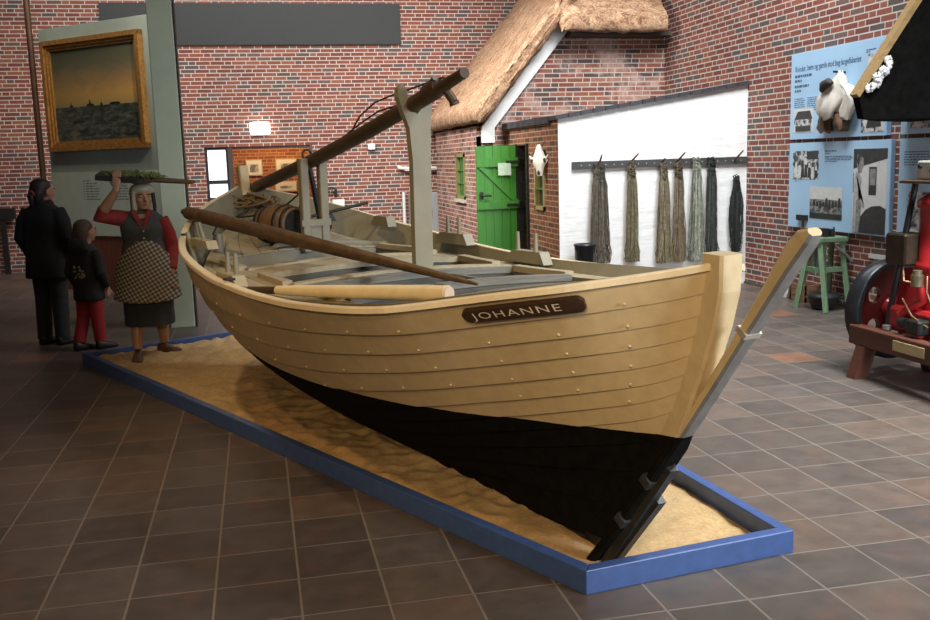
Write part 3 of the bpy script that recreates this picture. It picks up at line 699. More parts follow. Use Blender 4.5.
b=MB(); b.box((5.70,9.0,.42),(5.84,9.08,.71)); b.build('back_board',plain('grey_green_board',(.17,.20,.15),.6),t)
b=MB(); b.box((5.76,8.92,.76),(5.81,9.02,.85)); b.box((5.83,8.92,.76),(5.88,9.02,.84)); b.cyl((5.74,8.97,.80),(5.90,8.97,.80),.015,8); b.cyl((5.90,8.97,.75),(5.90,8.97,.86),.008,6); b.build('vice',M_iron,t)
b=MB(); b.tube([(5.86,8.86,.66),(5.96,8.84,.58),(6.03,8.83,.50)],.018,8); b.build('crank_handle',plain('worn_steel_handle',(.22,.21,.19),.4,.2,20,.6),t)
t=thing('cooking_pot','black enamel pot with lid on the floor under the green trestle','pot',(5.78,8.93,0))
b=MB(); b.lathe([(.10,0),(.125,.02),(.155,.13),(.16,.15),(.15,.15),(.12,.03)],(5.78,8.93,0),24); b.build('pot_body',M_black,t)
b=MB(); b.lathe([(.158,.15),(.15,.165),(.08,.185),(.02,.19),(.02,.205),(.012,.21)],(5.78,8.93,0),24); b.build('lid',M_black,t)
b=MB()
for a in (2.6,-.5): 
    q=Vector((math.cos(a),math.sin(a),0)); p=Vector((5.78,8.93,.125)); n_=Vector((-q.y,q.x,0))
    b.tube([tuple(p+q*.15+n_*.04),tuple(p+q*.185+n_*.035),tuple(p+q*.185-n_*.035),tuple(p+q*.15-n_*.04)],.009,6)
b.build('handle',M_black,t)
t=thing('long_handled_hammer','long handled hammer leaning on the brick wall behind the raised rudder head','hammer',(5.86,9.72,0))
b=MB(); b.cyl((5.84,9.72,0),(6.00,9.70,.90),.017,8); b.build('handle',M_peg,t)
b=MB(); b.box((5.955,9.61,.885),(6.02,9.79,.945)); b.build('hammer_head',M_iron,t)
t=thing('leaning_pole','dark round ended pole leaning on the brick wall right of the hammer','pole',(5.90,9.53,0))
b=MB(); b.cyl((5.88,9.53,0),(6.0,9.50,.70),.014,8); b.build('handle',M_peg,t)
b=MB(); b.ball((6.0,9.50,.73),(.02,.045,.06),12); b.build('round_end',M_iron,t)
t=thing('wooden_crate','small brown wooden crate by the wall behind the green trestle','crate',(5.92,9.50,0))
b=MB()
for z in (.0,.065,.13): b.box((5.83,9.36,z+.005),(5.845,9.66,z+.06)); b.box((6.0,9.36,z+.005),(6.015,9.66,z+.06)); b.box((5.83,9.36,z+.005),(6.015,9.375,z+.06)); b.box((5.83,9.645,z+.005),(6.015,9.66,z+.06))
b.box((5.835,9.365,0),(6.01,9.655,.012)); b.build('slats',wood('crate_wood',(.20,.10,.05),1,.7),t)
t=thing('white_bottle','small white bottle on the floor by the wall left of the crate','bottle',(5.86,9.80,0))
b=MB(); b.lathe([(.04,0),(.045,.01),(.045,.11),(.018,.15),(.018,.18)],(5.86,9.80,0),14); b.build('bottle_body',plain('white_plastic',(.6,.62,.62),.35),t)
b=MB(); b.lathe([(.02,.175),(.02,.20)],(5.86,9.80,0),10); b.build('cap',plain('blue_cap',(.1,.2,.4),.4),t)

# ================================================================== red engine on its wooden bed
M_red=plain('red_engine_enamel',(.36,.016,.018),.28,.2,6); M_red2=plain('deep_red_enamel',(.13,.012,.012),.3,.2,6)
M_bed=wood('red_brown_bed_wood',(.10,.032,.018),1,.5,.3,4,.25)
M_brass=plain('cream_plate',(.58,.47,.26),.5,.06); M_steel=plain('bright_steel',(.5,.5,.5),.3,.1,20,.8)
t=thing('engine','old red stationary engine with big flywheel on a wooden bed','engine',(4.6,5.6,0))
for x in (4.31,4.82):
    b=MB(); b.cbox((x,5.45,.305),(.09,1.62,.14),0,.008); b.build('bed_beam',M_bed,t)
for x,dx in ((4.31,-.04),(4.82,.04)):
    for y,dy in ((6.10,.03),(4.80,-.03)):
        b=MB(); b.prism([(x-.055,.235),(x+.055,.235),(x+.045+dx*1.6,0),(x-.065+dx*1.6,0)],1,y-.05,y+.05); b.build('leg',M_bed,t)
b=MB(); b.box((4.31,6.0,.24),(4.82,6.1,.30)); b.box((4.31,4.8,.24),(4.82,4.9,.30)); b.build('cross_beam',M_bed,t)
b=MB(); b.box((4.258,5.42,.275),(4.265,5.74,.345)); pl_=b.build('name_plate',M_brass,t); pl_['label']='cream plate on the bed beam'
# flywheel : disk with rim, hub and round holes between spokes
wc=Vector((4.66,6.34,.455)); ax=Vector((.16,-.987,0)); R0=.375
Mw=Matrix.Translation(wc)@ax.to_track_quat('Z','Y').to_matrix().to_4x4()
b=MB(); n=56
prof=[(R0,-.06),(R0,.06),(R0-.012,.066),(R0-.05,.066),(R0-.055,.045),(R0-.055,-.045),(R0-.05,-.066),(R0-.012,-.066),(R0,-.06)]
b.rings([[(r*math.cos(2*PI*k/n),r*math.sin(2*PI*k/n),z) for k in range(n)] for r,z in prof],0,True,False,Mw)
fl=b.build('flywheel_rim',plain('worn_black_iron',(.03,.032,.036),.32,.3,14,.5),t)
b=MB(); ri=R0-.05; hub=.085; hr=.062; nh=5; rm=.205
# web plate built as a ring of cells leaving five round holes
def web():
    vs=[]; fs=[]
    for h in range(nh):
        a0=2*PI*h/nh; m=24
        for side,z in ((0,.02),(1,-.02)):
            base=len(vs)
            for j in range(m):
                th=2*PI*j/m; cx,cy_=rm*math.cos(a0),rm*math.sin(a0)
                vs.append((cx+hr*math.cos(th+a0),cy_+hr*math.sin(th+a0),z))
            for j in range(m):
                th=2*PI*j/m; ux,uy=math.cos(th),math.sin(th)
                # outer boundary of the sector cell in polar steps
                r_=rm+ (ri-rm)*max(0,ux)**.5 - (rm-hub)*max(0,-ux)**.5
                an=a0+(PI/nh)*max(-1,min(1,uy*1.25))
                vs.append((r_*math.cos(an),r_*math.sin(an),z))
            for j in range(m):
                k=(j+1)%m; fs.append((base+j,base+k,base+m+k,base+m+j) if side==0 else (base+m+j,base+m+k,base+k,base+j))
        for j in range(m):
            k=(j+1)%m; o=len(vs)-4*m; fs.append((o+j,o+2*m+j,o+2*m+k,o+k))
    return vs,fs
vs,fs=web(); b.add(vs,fs,0,False,Mw); b.build('flywheel_web',M_red2,t)
b=MB(); b.lathe([(hub+.005,-.05),(hub+.005,.05),(.05,.06),(.05,.085),(.03,.09)],(0,0,0),24,0,True,Mw); b.build('flywheel_hub',M_red,t)
b=MB(); b.cyl(wc-ax*.12,wc+ax*.95,.028,14); b.build('crankshaft',M_steel,t)
# crankcase, cylinder, tanks, pipes
b=MB(); b.cbox((4.60,5.72,.46),(.40,.62,.18),0,.025); b.build('crankcase',M_red,t)
b=MB(); b.prism([(4.44,.39),(4.78,.39),(4.72,.82),(4.50,.82)],1,5.60,6.0); b.build('engine_block',M_red,t)
b=MB(); b.lathe([(.15,.80),(.16,.82),(.16,.86),(.135,.88),(.135,1.24),(.15,1.25),(.15,1.30),(.10,1.34),(.04,1.36)],(4.64,5.80,0),26); b.build('cylinder',M_red,t)
b=MB(); b.cbox((4.86,5.70,1.02),(.20,.30,.66),0,.03); b.build('water_tank',M_red,t)
b=MB(); b.cbox((4.50,5.95,.955),(.20,.22,.22),0,.012); b.build('fuel_box',plain('dark_bronze_box',(.05,.035,.02),.4,.3,14,.5),t)
b=MB(); b.cbox((4.62,5.86,1.425),(.30,.34,.02),0,.004); b.build('shelf',wood('shelf_wood',(.08,.045,.025),0,.5),t)
b=MB(); b.tube([(4.53,5.93,1.41),(4.40,6.0,.39)],.022,6); b.build('shelf_strut',M_black,t)
b=MB(); b.cbox((4.66,5.86,1.505),(.20,.22,.13),0,.012); bx=b.build('magneto_box',plain('cream_magneto',(.50,.48,.42),.45,.2,14),t); bx['label']='cream box with round dark knobs'
b=MB(); b.tube([(4.60,5.86,1.60),(4.66,5.80,1.612),(4.74,5.82,1.612),(4.76,5.90,1.605)],.018,8); b.cyl((4.66,5.86,1.57),(4.66,5.86,1.60),.02,8); b.build('brown_handle',M_peg,t)
for z,y in ((1.50,5.80),(1.53,5.92)):
    b=MB(); b.cyl((4.56,y,z),(4.545,y,z),.016,10); b.build('knob',M_black,t)
b=MB(); b.cyl((4.40,5.70,.72),(4.40,5.70,.80),.04,14); b.cyl((4.40,5.70,.80),(4.40,5.70,.83),.03,14); b.build('oil_cup',plain('bronze_cup',(.30,.25,.16),.35,.2,20,.7),t)
b=MB(); b.tube([(4.42,5.70,.72),(4.44,5.68,.62),(4.40,5.78,.55),(4.38,5.84,.50)],.03,10); b.build('intake_pipe',M_red,t)
b=MB(); b.tube([(4.40,5.60,.80),(4.36,5.55,.70),(4.38,5.50,.58),(4.42,5.55,.46)],.008,6); b.tube([(4.42,5.88,.83),(4.40,5.84,.74),(4.46,5.76,.72)],.009,6); b.tube([(4.38,5.82,.62),(4.34,5.66,.52),(4.36,5.52,.46)],.007,6); b.build('copper_pipes',plain('copper_pipe',(.32,.18,.10),.35,.2,20,.7),t)
b=MB(); b.cbox((4.36,5.62,.45),(.09,.14,.10),0,.012); b.cyl((4.36,5.74,.46),(4.36,5.80,.46),.035,12); b.build('pump',plain('dark_green_pump',(.03,.035,.03),.4,.3,14,.4),t)
for y in (5.45,5.60,5.95):
    b=MB(); b.cyl((4.36,y,.38),(4.36,y,.41),.03,12); b.build('bed_bolt',M_steel if y>5.9 else M_red,t)
b=MB(); b.cyl((4.60,5.36,.50),(4.60,5.20,.50),.17,28); b.build('belt_pulley',M_red2,t)
b=MB(); b.lathe([(.05,0),(.05,.25),(.03,.27)],(4.72,5.55,1.3),12); b.build('exhaust',M_iron,t)

# ================================================================== sand box
FA,FB,FD,FC=[Vector(p) for p in ((1.148,3.295,0),(2.115,3.434,0),(1.53,10.38,0),(-1.578,8.74,0))]
t=thing('sandbox_frame','long blue painted plank frame holding the sand under the boat','frame',(.8,6.5,0))
cen=(FA+FB+FC+FD)/4; P4=[FA,FB,FD,FC]
def inset(d):
    out=[]
    for i in range(4):
        p,pv,nx=P4[i],P4[i-1],P4[(i+1)%4]
        e1=(p-pv).normalized(); e2=(nx-p).normalized(); n1=Vector((-e1.y,e1.x,0)); n2=Vector((-e2.y,e2.x,0))
        A_=np.array([[n1.x,n1.y],[n2.x,n2.y]]); bb=np.array([n1.dot(p)+d,n2.dot(p)+d]); s_=np.linalg.solve(A_,bb); out.append(Vector((s_[0],s_[1],0)))
    return out
IN=inset(.055)
for i in range(4):
    j=(i+1)%4; b=MB(); q=[P4[i],P4[j],IN[j],IN[i]]
    b.prism([(v.x,v.y) for v in q],2,0,.10); o=b.build('board',M_blue,t)
    m=o.modifiers.new('edge','BEVEL'); m.width=.004; m.segments=2
b=MB(); rr=random.Random(21); IN2=inset(.052)
nu,nv=110,330
from mathutils import noise as mn
vs=[]
for j in range(nv+1):
    f=j/nv
    L_=IN2[0].lerp(IN2[3],f); R__=IN2[1].lerp(IN2[2],f)
    for i in range(nu+1):
        g=i/nu; p=L_.lerp(R__,g)
        lump=mn.fractal(Vector((p.x*3.2,p.y*3.2,0)),1.0,2.0,3)*.022+(.5-abs(mn.noise(Vector((p.x*6.5,p.y*6.5,4)))))*.042-.012+mn.noise(Vector((p.x*15,p.y*15,9)))*.012
        damp=.35+.65*min(1,max(0,(f-.05)*3))
        z=.022+.050*min(1,f*2.6)+lump*damp
        e=min(g,1-g,f*4,(1-f)*4); z=z-.02*max(0,1-e*12)
        vs.append((p.x,p.y,max(.012,min(z,.13 if e>.08 else .092))))
fs=[(j*(nu+1)+i,j*(nu+1)+i+1,(j+1)*(nu+1)+i+1,(j+1)*(nu+1)+i) for j in range(nv) for i in range(nu)]
b.add(vs,fs,0,True)
tag(b.build('sand',M_sand),'loose golden sand with footprints filling the blue plank frame','sand',None,'stuff')
# ---- hull shape (boat coordinates: x across, y from the rudder end to the far stem, z up)
GS=[(-.56,.045,1.285),(-.50,.125,1.268),(-.38,.285,1.24),(-.25,.43,1.213),(-.06,.555,1.18),(.12,.65,1.148),(.30,.755,1.115),(.45,.84,1.092),(.70,.92,1.072),(.95,.965,1.06),(1.2,.99,1.05),(1.7,1.0,1.042),(2.2,1.0,1.05),(2.65,.985,1.075),(3.15,.95,1.13),(3.4,.90,1.165),(3.7,.81,1.215),(4.1,.64,1.305),(4.4,.43,1.39),(4.65,.20,1.46),(4.84,.045,1.505)]
WS=[(-.33,.035,.62),(0,.14,.605),(.4,.26,.565),(.72,.39,.545),(1.05,.49,.53),(1.43,.58,.52),(1.92,.66,.52),(2.36,.69,.53),(2.85,.68,.555),(3.3,.62,.60),(3.8,.46,.68),(4.2,.26,.76),(4.52,.04,.83)]
KS=[(.10,.035,.05),(.5,.05,.045),(1.5,.06,.045),(3.5,.05,.05),(3.95,.045,.12),(4.25,.035,.25)]
def rail(tab):
    s=[r[0] for r in tab]; fw_=pchip(s,[r[1] for r in tab]); fz_=pchip(s,[r[2] for r in tab]); s0,s1=s[0],s[-1]
    return lambda t: np.array([fw_(s0+(s1-s0)*t), s0+(s1-s0)*t, fz_(s0+(s1-s0)*t)])
RG,RW,RK=rail(GS),rail(WS),rail(KS)
gw=pchip([r[0] for r in GS],[r[1] for r in GS]); gz=pchip([r[0] for r in GS],[r[2] for r in GS])
def sect(t,v):
    a,b_,c=RK(t),RW(t),RG(t)
    return a*(1-v)*(1-2*v)+b_*4*v*(1-v)+c*v*(2*v-1)
NV=60
class Sec:
    def __init__(s,t):
        s.t=t; s.p=np.array([sect(t,i/NV) for i in range(NV+1)])
        d=np.linalg.norm(np.diff(s.p,axis=0),axis=1); s.a=np.concatenate([[0],np.cumsum(d)]); s.L=s.a[-1]
    def at(s,depth):          # depth measured down from the gunwale
        q=max(0,min(s.L,s.L-depth)); i=min(NV-1,max(0,int(np.searchsorted(s.a,q))-1)); f=(q-s.a[i])/(s.a[i+1]-s.a[i])
        return s.p[i]*(1-f)+s.p[i+1]*f
def normal(t,depth,e=.01):
    t0,t1=max(0,t-e),min(1,t+e)
    A_,B_=Sec(t0),Sec(t1); du=B_.at(depth)-A_.at(depth); S=Sec(t); dv=S.at(max(0,depth-.02))-S.at(depth+.02)
    n=np.cross(du,dv); n/=np.linalg.norm(n)
    return n if n[0]>0 else -n
# strake edges : depth below the gunwale, as fractions of the girth
FM=np.array([0,.135,.25,.36,.47,.575,.67,.755,.835,.9,.955,1.0])
FE=np.array([0,.07,.128,.183,.238,.293,.348,.41,.50,.63,.80,1.0])
def edges(t):
    k=math.sin(PI*min(1,max(0,t)))**.8
    return FE*(1-k)+FM*k
# ================================================================== the boat
BT=math.radians(18)
boat=thing('fishing_boat','cream clinker built wooden fishing boat with black bottom standing in the sandbox','boat',(1.40,3.60,0),BT)
NSt=72
TS=[.5-.5*math.cos(PI*(i/NSt)) for i in range(NSt+1)]; TS=[.35*i/NSt+.65*t for i,t in enumerate(TS)]
SEC=[Sec(t) for t in TS]; EDG=[edges(t)*S.L for t,S in zip(TS,SEC)]
b=MB()
for side in (-1,1):
    for k in range(len(FM)-1):
        grid=[]
        for i,(t,S) in enumerate(zip(TS,SEC)):
            d0,d1=EDG[i][k],EDG[i][k+1]; fade=min(1,t*14,(1-t)*14)
            row=[]
            for q,off in ((-.12,.000),(.33,.005),(.66,.010),(1.0,.0155)):
                d=max(0,d0+(d1-d0)*q); p=S.at(d); n=normal(t,min(d,S.L-.03)) if q in (1.0,) or True else 0
                p=p+n*off*(.25+.75*fade); row.append(p)
            n=normal(t,min(d1,S.L-.03)); row.append(S.at(d1)-n*.004); grid.append(row)
        vs=[(side*p[0],p[1],p[2]) for r in grid for p in r]; m=5
        fs=[(i*m+j,i*m+j+1,(i+1)*m+j+1,(i+1)*m+j) for i in range(NSt) for j in range(3)]
        b.add(vs,fs,0,True)
        vs2=[vs[i*m+j] for i in range(NSt+1) for j in (3,4)]
        b.add(vs2,[(2*i,2*i+1,2*i+3,2*i+2) for i in range(NSt)],0,False)
b.build('planking',M_boat,boat,True)
# inner lining
b=MB()
for side in (-1,1):
    vs=[]; ds=[0,.05,.1,.16,.22,.28,.34,.4,.46,.52,.58,.64,.70,.76,.82]
    for i,(t,S) in enumerate(zip(TS,SEC)):
        for d in ds:
            dd=min(d,S.L-.04); p=S.at(dd)-normal(t,min(dd,S.L-.04))*.034; vs.append((side*max(.0,p[0]),p[1],p[2]-.004))
    m=len(ds); b.add(vs,[(i*m+j,i*m+j+1,(i+1)*m+j+1,(i+1)*m+j) for i in range(NSt) for j in range(m-1)],0,True)
b.build('hull_lining',M_olive,boat,True)
# gunwale caps
for side in (-1,1):
    b=MB(); rs=[]
    for t,S in zip(TS,SEC):
        p=S.at(0); n=normal(t,.05); n=np.array([n[0],n[1],0]); n/=np.linalg.norm(n); k=min(1,t*12+.25,(1-t)*12+.25)
        o=p+n*.015; q=p-n*.030*k
        rs.append([(side*max(0,a[0]),a[1],a[2]+z) for a,z in ((o,-.016),(o,.005),(p+n*.010,.010),(q,.010),(q,-.02))])
    b.rings(rs,0,False,True); b.build('gunwale',M_creamlight,boat,True)
# stem and stern posts
def post(path,w,dq,name,mat,top=.0):
    b=MB(); rs=[]
    P=[Vector((p[2] if len(p)>2 else 0,p[0],p[1])) for p in path]
    for i,p in enumerate(P):
        tg=(P[min(i+1,len(P)-1)]-P[max(0,i-1)]).normalized(); nr=Vector((0,-tg.z,tg.y)).normalized()
        ww=w[i] if isinstance(w,list) else w; c=.010; dp=dq[i] if isinstance(dq,list) else dq
        rs.append([p+Vector((x,0,0))+nr*y for x,y in ((-ww/2+c,-dp/2),(ww/2-c,-dp/2),(ww/2,-dp/2+c),(ww/2,dp/2-c),(ww/2-c,dp/2),(-ww/2+c,dp/2),(-ww/2,dp/2-c),(-ww/2,-dp/2+c))])
    b.rings(rs,0,False,True); return b.build(name,mat,boat,True)
post([(.16,.03),(-.02,.22),(-.16,.36),(-.33,.585),(-.42,.78),(-.485,.93),(-.54,1.08),(-.57,1.2),(-.575,1.325)],[.09]*5+[.095,.10,.105,.11],.10,'stern_post',M_boat)
post([(4.15,.06),(4.35,.30),(4.52,.65),(4.68,1.0),(4.80,1.35),(4.86,1.67)],.08,.10,'stem_post',M_boat)
b=MB(); rs=[]
b.box((-.045,.05,.015),(.045,4.25,.07)); b.build('keel',M_black,boat,True)
# rudder : raked blade whose head rises clear of the stern post
rud=post([(.02,-.01,-.135),(-.12,.19,-.09),(-.38,.61,-.005),(-.55,.85),(-.71,1.08),(-.80,1.21),(-.86,1.30),(-.905,1.362),(-.94,1.402),(-.965,1.42)],[.07]*6+[.072,.072,.07,.06],[.042,.042,.042,.042,.046,.052,.060,.066,.06,.03],'rudder',[M_boat,M_rudgrey])
for p_ in rud.data.polygons:
    if len(p_.vertices)==4 and p_.normal.y<-.45 and p_.normal.z<.2 and abs(p_.normal.x)<.9: p_.material_index=1
def strap(c,r,name,mat,h=.05,w=.12,dp=.13,lx=0.0):
    # iron band round the rudder at boat point c=(y,z)
    tg=Vector((0,-.63,.776)); nr=Vector((0,-tg.z,tg.y)); p=Vector((lx,c[0],c[1])); b=MB()
    rs=[[p+tg*q+Vector((x,0,0))+nr*y for x,y in ((-w/2,-dp/2),(w/2,-dp/2),(w/2,dp/2),(-w/2,dp/2))] for q in (-h/2,h/2)]
    b.rings(rs,0,False,True); return b.build(name,mat,boat,True)
M_strap=plain('worn_iron_strap',(.10,.10,.10),.3,.4,20,.7)
strap((-.26,.42),0,'rudder_strap',M_strap,.04,.080,.052,-.045); strap((-.15,.235),0,'rudder_strap',M_strap,.04,.080,.052,-.08)
x=strap((-.70,1.065),0,'rudder_band',plain('pale_metal_band',(.62,.58,.48),.3,.1,20,.5),.022,.078,.050); x['label']='pale metal band round the raised rudder'
# gudgeon plates and blade boards below the water line
b=MB()
for y0,z0,y1,z1,o in ((-.31,.505,.0,-.01,.05),(-.22,.37,.01,.0,.075)):
    a=Vector((-.02,y0,z0)); c=Vector((-.12,y1,z1)); nr=Vector((0,-.776,-.63))
    b.rings([[p+Vector((x,0,0))+nr*y for x,y in ((-.028+o*.2,.015),(.028+o*.1,.015),(.026+o*.1,o),(-.02+o*.2,o))] for p in (a,c)],0,False,True)
b.build('rudder_blade',wood('tarred_blade',(.022,.021,.02),1,.35,.5,5,.4),boat,True)
# nail heads along the laps
nail=None; rr=random.Random(8); nb=MB(); nb.ball((0,0,0),(.0075,.0075,.004),8)
cnt=0
for t_,ks in ((.035,(0,1,2,3,4,5)),(.075,(0,1,2,3,4)),(.13,(0,1,2,3,4)),(.19,(0,1,2,3)),(.25,(0,1,2,3)),(.32,(0,1,2,3)),(.40,(0,1,2,3)),(.48,(0,1,2)),(.56,(0,1,2)),(.64,(0,1,2))):
    S=Sec(t_); E_=edges(t_)*S.L
    for k in ks:
        d=E_[k+1]-.022; p=S.at(d)+normal(t_,d)*.017; n=normal(t_,d); 
        if nail is None: nail=nb.build('nail_head',M_cream,boat,True); o=nail
        else: o=nail.copy(); COL.objects.link(o); o.parent=boat
        o.matrix_local=Matrix.Translation((-p[0],p[1],p[2]))@Vector((-n[0],n[1],n[2])).to_track_quat('Z','Y').to_matrix().to_4x4(); cnt+=1
# name board, bent onto the sheer strake
def hullpt(t,d,off): 
    S=Sec(t); p=S.at(d)+normal(t,d)*off; return Vector((-p[0],p[1],p[2]))
NB=dict(t0=.131,t1=.0515,dc=.065,h=.066)
_arc=[0]; _tt=[NB['t0']+(NB['t1']-NB['t0'])*i/40 for i in range(41)]
_pp=[hullpt(t,NB['dc'],.02) for t in _tt]
for i in range(40): _arc.append(_arc[-1]+(_pp[i+1]-_pp[i]).length)
ARC=_arc[-1]
def bent(u,v,off):          # u metres along (from the left end in view), v up
    t=float(np.interp(u,_arc,_tt)); dc=NB['dc']-.004*(u/ARC-.5)
    return hullpt(t,max(0,dc-v),off)
b=MB(); nU=40; rs=[]
h=NB['h']/2
for i in range(nU+1):
    u=ARC*i/nU; e=min(u,ARC-u); hh=h*(math.sqrt(max(0,1-(1-min(1,e/(h*.95)))**2))*.55+.45)
    rs.append([bent(u,-hh,.012),bent(u,-hh,.032),bent(u,-hh*.33,.034),bent(u,hh*.33,.034),bent(u,hh,.032),bent(u,hh,.012)])
b.rings(rs,0,False,True); nbd=b.build('name_board',M_boardbrown,boat,True); nbd['label']='dark name board with cream carved lettering'
tb=text_mesh('lettering','JOHANNE',1.0,None,Matrix.Identity(4),None,.0,-.002,1.2)
xs_=[v.x for v in tb.v]; ys_=[v.y for v in tb.v]; x0_,x1_=min(xs_),max(xs_); y0_,y1_=min(ys_),max(ys_)
b=MB(); W_=ARC*.745; U0=ARC*.082; HH=.046
b.add([bent(U0+(v.x-x0_)/(x1_-x0_)*W_, -HH/2+(v.y-y0_)/(y1_-y0_)*HH, .0362) for v in tb.v],tb.f,0,False)
b.build('lettering',M_letter,nbd,True)

# ---------------------------------------------------------------- decks and hold
drop=pchip([-.6,2.3,3.0,3.5,4.1,4.9],[.05,.05,.09,.145,.17,.15])
def win(s): return max(.02,gw(s)-.078-(drop(s)-.05)*.8)
def zd(l,s): w=win(s); return gz(s)-drop(s)+.050*max(0,1-(l/w)**2)*min(1,w/.6)
def deckpatch(b,s0,s1,l0,l1,ns,nl,th=.03,mi=0):
    """deck surface between stations; l0,l1 are functions of s"""
    top=[]; 
    for i in range(ns+1):
        s=s0+(s1-s0)*i/ns
        for j in range(nl+1):
            l=l0(s)+(l1(s)-l0(s))*j/nl; top.append((l,s,zd(l,s)))
    n=len(top); vs=top+[(x,y,z-th) for x,y,z in top]; m=nl+1
    fs=[(i*m+j,i*m+j+1,(i+1)*m+j+1,(i+1)*m+j) for i in range(ns) for j in range(nl)]
    fs+=[(n+i*m+j,n+(i+1)*m+j,n+(i+1)*m+j+1,n+i*m+j+1) for i in range(ns) for j in range(nl)]
    ed=[j for j in range(m)]+[i*m+nl for i in range(1,ns+1)]+[ns*m+j for j in range(nl-1,-1,-1)]+[i*m for i in range(ns-1,0,-1)]
    fs+=[(ed[k],ed[(k+1)%len(ed)],n+ed[(k+1)%len(ed)],n+ed[k]) for k in range(len(ed))]
    b.add(vs,fs,mi,False)
HS0,HS1=.62,3.50           # the open hold
COAM=.66                   # half width of the hold opening
_wl=pchip([r[0] for r in WS],[r[1] for r in WS]); _wz=pchip([r[0] for r in WS],[r[2] for r in WS])
def hullw(s,z):
    s=min(max(s,-.3),4.5); f=(z-_wz(s))/(gz(s)-_wz(s)); return _wl(s)+(gw(s)-_wl(s))*f
def cw(s): return min(COAM,win(s)-.16)
# fore deck planks with dark seams
b=MB(); npl=11
for k in range(npl):
    f0,f1=-1+2*k/npl+.004,-1+2*(k+1)/npl-.004
    deckpatch(b,HS1,4.72,lambda s,f=f0:f*win(s),lambda s,f=f1:f*win(s),18,2,.03)
b.build('fore_deck',M_deck,boat,True)
b=MB()
deckpatch(b,HS1,4.72,lambda s:-win(s),lambda s:win(s),14,6,.02)
o=b.build('deck_caulking',M_deckgap,boat,True)
for v in o.data.vertices: v.co.z-=.008
for side in (-1,1):
    b=MB()
    for k in range(3):
        f0,f1=k/3+.01,(k+1)/3-.01
        lo=lambda s,f=f0: side*(cw(s)+(win(s)-cw(s))*f); hi=lambda s,f=f1: side*(cw(s)+(win(s)-cw(s))*f)
        deckpatch(b,HS0,HS1-.002,lo,hi,16,1,.035)
    b.build('side_deck',M_deck,boat,True)
# after deck of weathered cross boards
b=MB(); nbd_=7
for k in range(nbd_):
    s0=-.44+(HS0+.44)*k/nbd_+.004; s1=-.44+(HS0+.44)*(k+1)/nbd_-.006
    deckpatch(b,s0,s1,lambda s:-win(s),lambda s:win(s),2,10,.03)
b.build('after_deck',M_deckx,boat,True)
# hold sides, bottom and cross bulkheads with caps
b=MB()
for side in (-1,1):
    vs=[]; n=14
    for i in range(n+1):
        s=HS0+(HS1-HS0)*i/n
        for l in (cw(s),cw(s)+.025):
            vs+=[(side*l,s,zd(l,s)-.005),(side*(min(l*.96,hullw(s,.76)-.10)+(l-cw(s))),s,.76)]
    b.add(vs,[(4*i,4*i+1,4*i+5,4*i+4) for i in range(n)]+[(4*i+2,4*i+6,4*i+7,4*i+3) for i in range(n)],0,False)
b.build('hold_side',M_hold,boat,True)
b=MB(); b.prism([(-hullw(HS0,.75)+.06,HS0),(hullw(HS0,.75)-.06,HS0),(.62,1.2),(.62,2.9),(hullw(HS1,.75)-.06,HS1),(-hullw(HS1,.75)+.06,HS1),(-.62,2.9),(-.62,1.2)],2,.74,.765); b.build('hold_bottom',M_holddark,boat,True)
for i,s in enumerate((HS1,2.79,2.45,1.98,1.80,1.22,HS0+.02)):
    b=MB(); w=cw(s)-.004
    n=8; top=[(-w+2*w*j/n, zd(-w+2*w*j/n,s)-.012) for j in range(n+1)]
    wb_=min(w*.95,hullw(s,.755)-.09); b.prism([(-wb_,.755),(wb_,.755)]+top[::-1],1,s-.015,s+.015); b.build('bulkhead',M_hold if i else M_olive,boat,True)
    if i:
        b=MB(); rs=[]
        for j in range(n+1):
            x=-w+2*w*j/n; z=zd(x,s); rs.append([(x,s-.035,z-.022),(x,s+.035,z-.022),(x,s+.035,z+.012),(x,s-.035,z+.012)])
        b.rings(rs,0,False,True); b.build('cross_beam',M_deck if i in (1,2,3) else M_deckx,boat,True)
# narrow fixed decks between paired beams
for s0,s1 in ((2.45,2.79),(1.80,1.98)):
    b=MB(); deckpatch(b,s0,s1,lambda s:-cw(s),lambda s:cw(s),2,8,.02); b.build('bridge_deck',M_deck if s0>2 else M_deckx,boat,True)
# hold divider boards along the boat and the lower cover boards near the rudder
b=MB(); b.box((.22,1.26,.77),(.25,1.78,1.03)); b.build('divider_board',M_hold,boat,True)
b=MB()
for k in range(4): b.box((-.56,.66+k*.135,.955+k*.002),(.56,.66+k*.135+.125,.985+k*.002))
b.build('hatch_cover_board',M_deckx,boat,True)
# coaming trims along the hatches
for side in (-1,1):
    for s0,s1 in ((2.81,3.48),(2.0,2.43),(1.24,1.78)):
        b=MB(); rs=[]
        for j in range(9):
            s=s0+(s1-s0)*j/8; c=cw(s); rs.append([(side*(c-.012),s,zd(c,s)-.01),(side*(c+.045),s,zd(c,s)-.01),(side*(c+.045),s,zd(c,s)+.026),(side*(c-.012),s,zd(c,s)+.026)])
        b.rings(rs,0,False,True); b.build('coaming',M_deck,boat,True)
# raised batten on the fore deck
b=MB(); rs=[]
for j in range(9):
    x=-.05+.75*j/8; s=3.62; z=zd(x,s); rs.append([(x,s-.02,z),(x,s+.02,z),(x,s+.02,z+.025),(x,s-.02,z+.025)])
b.rings(rs,0,False,True); b.build('deck_batten',M_olive,boat,True)
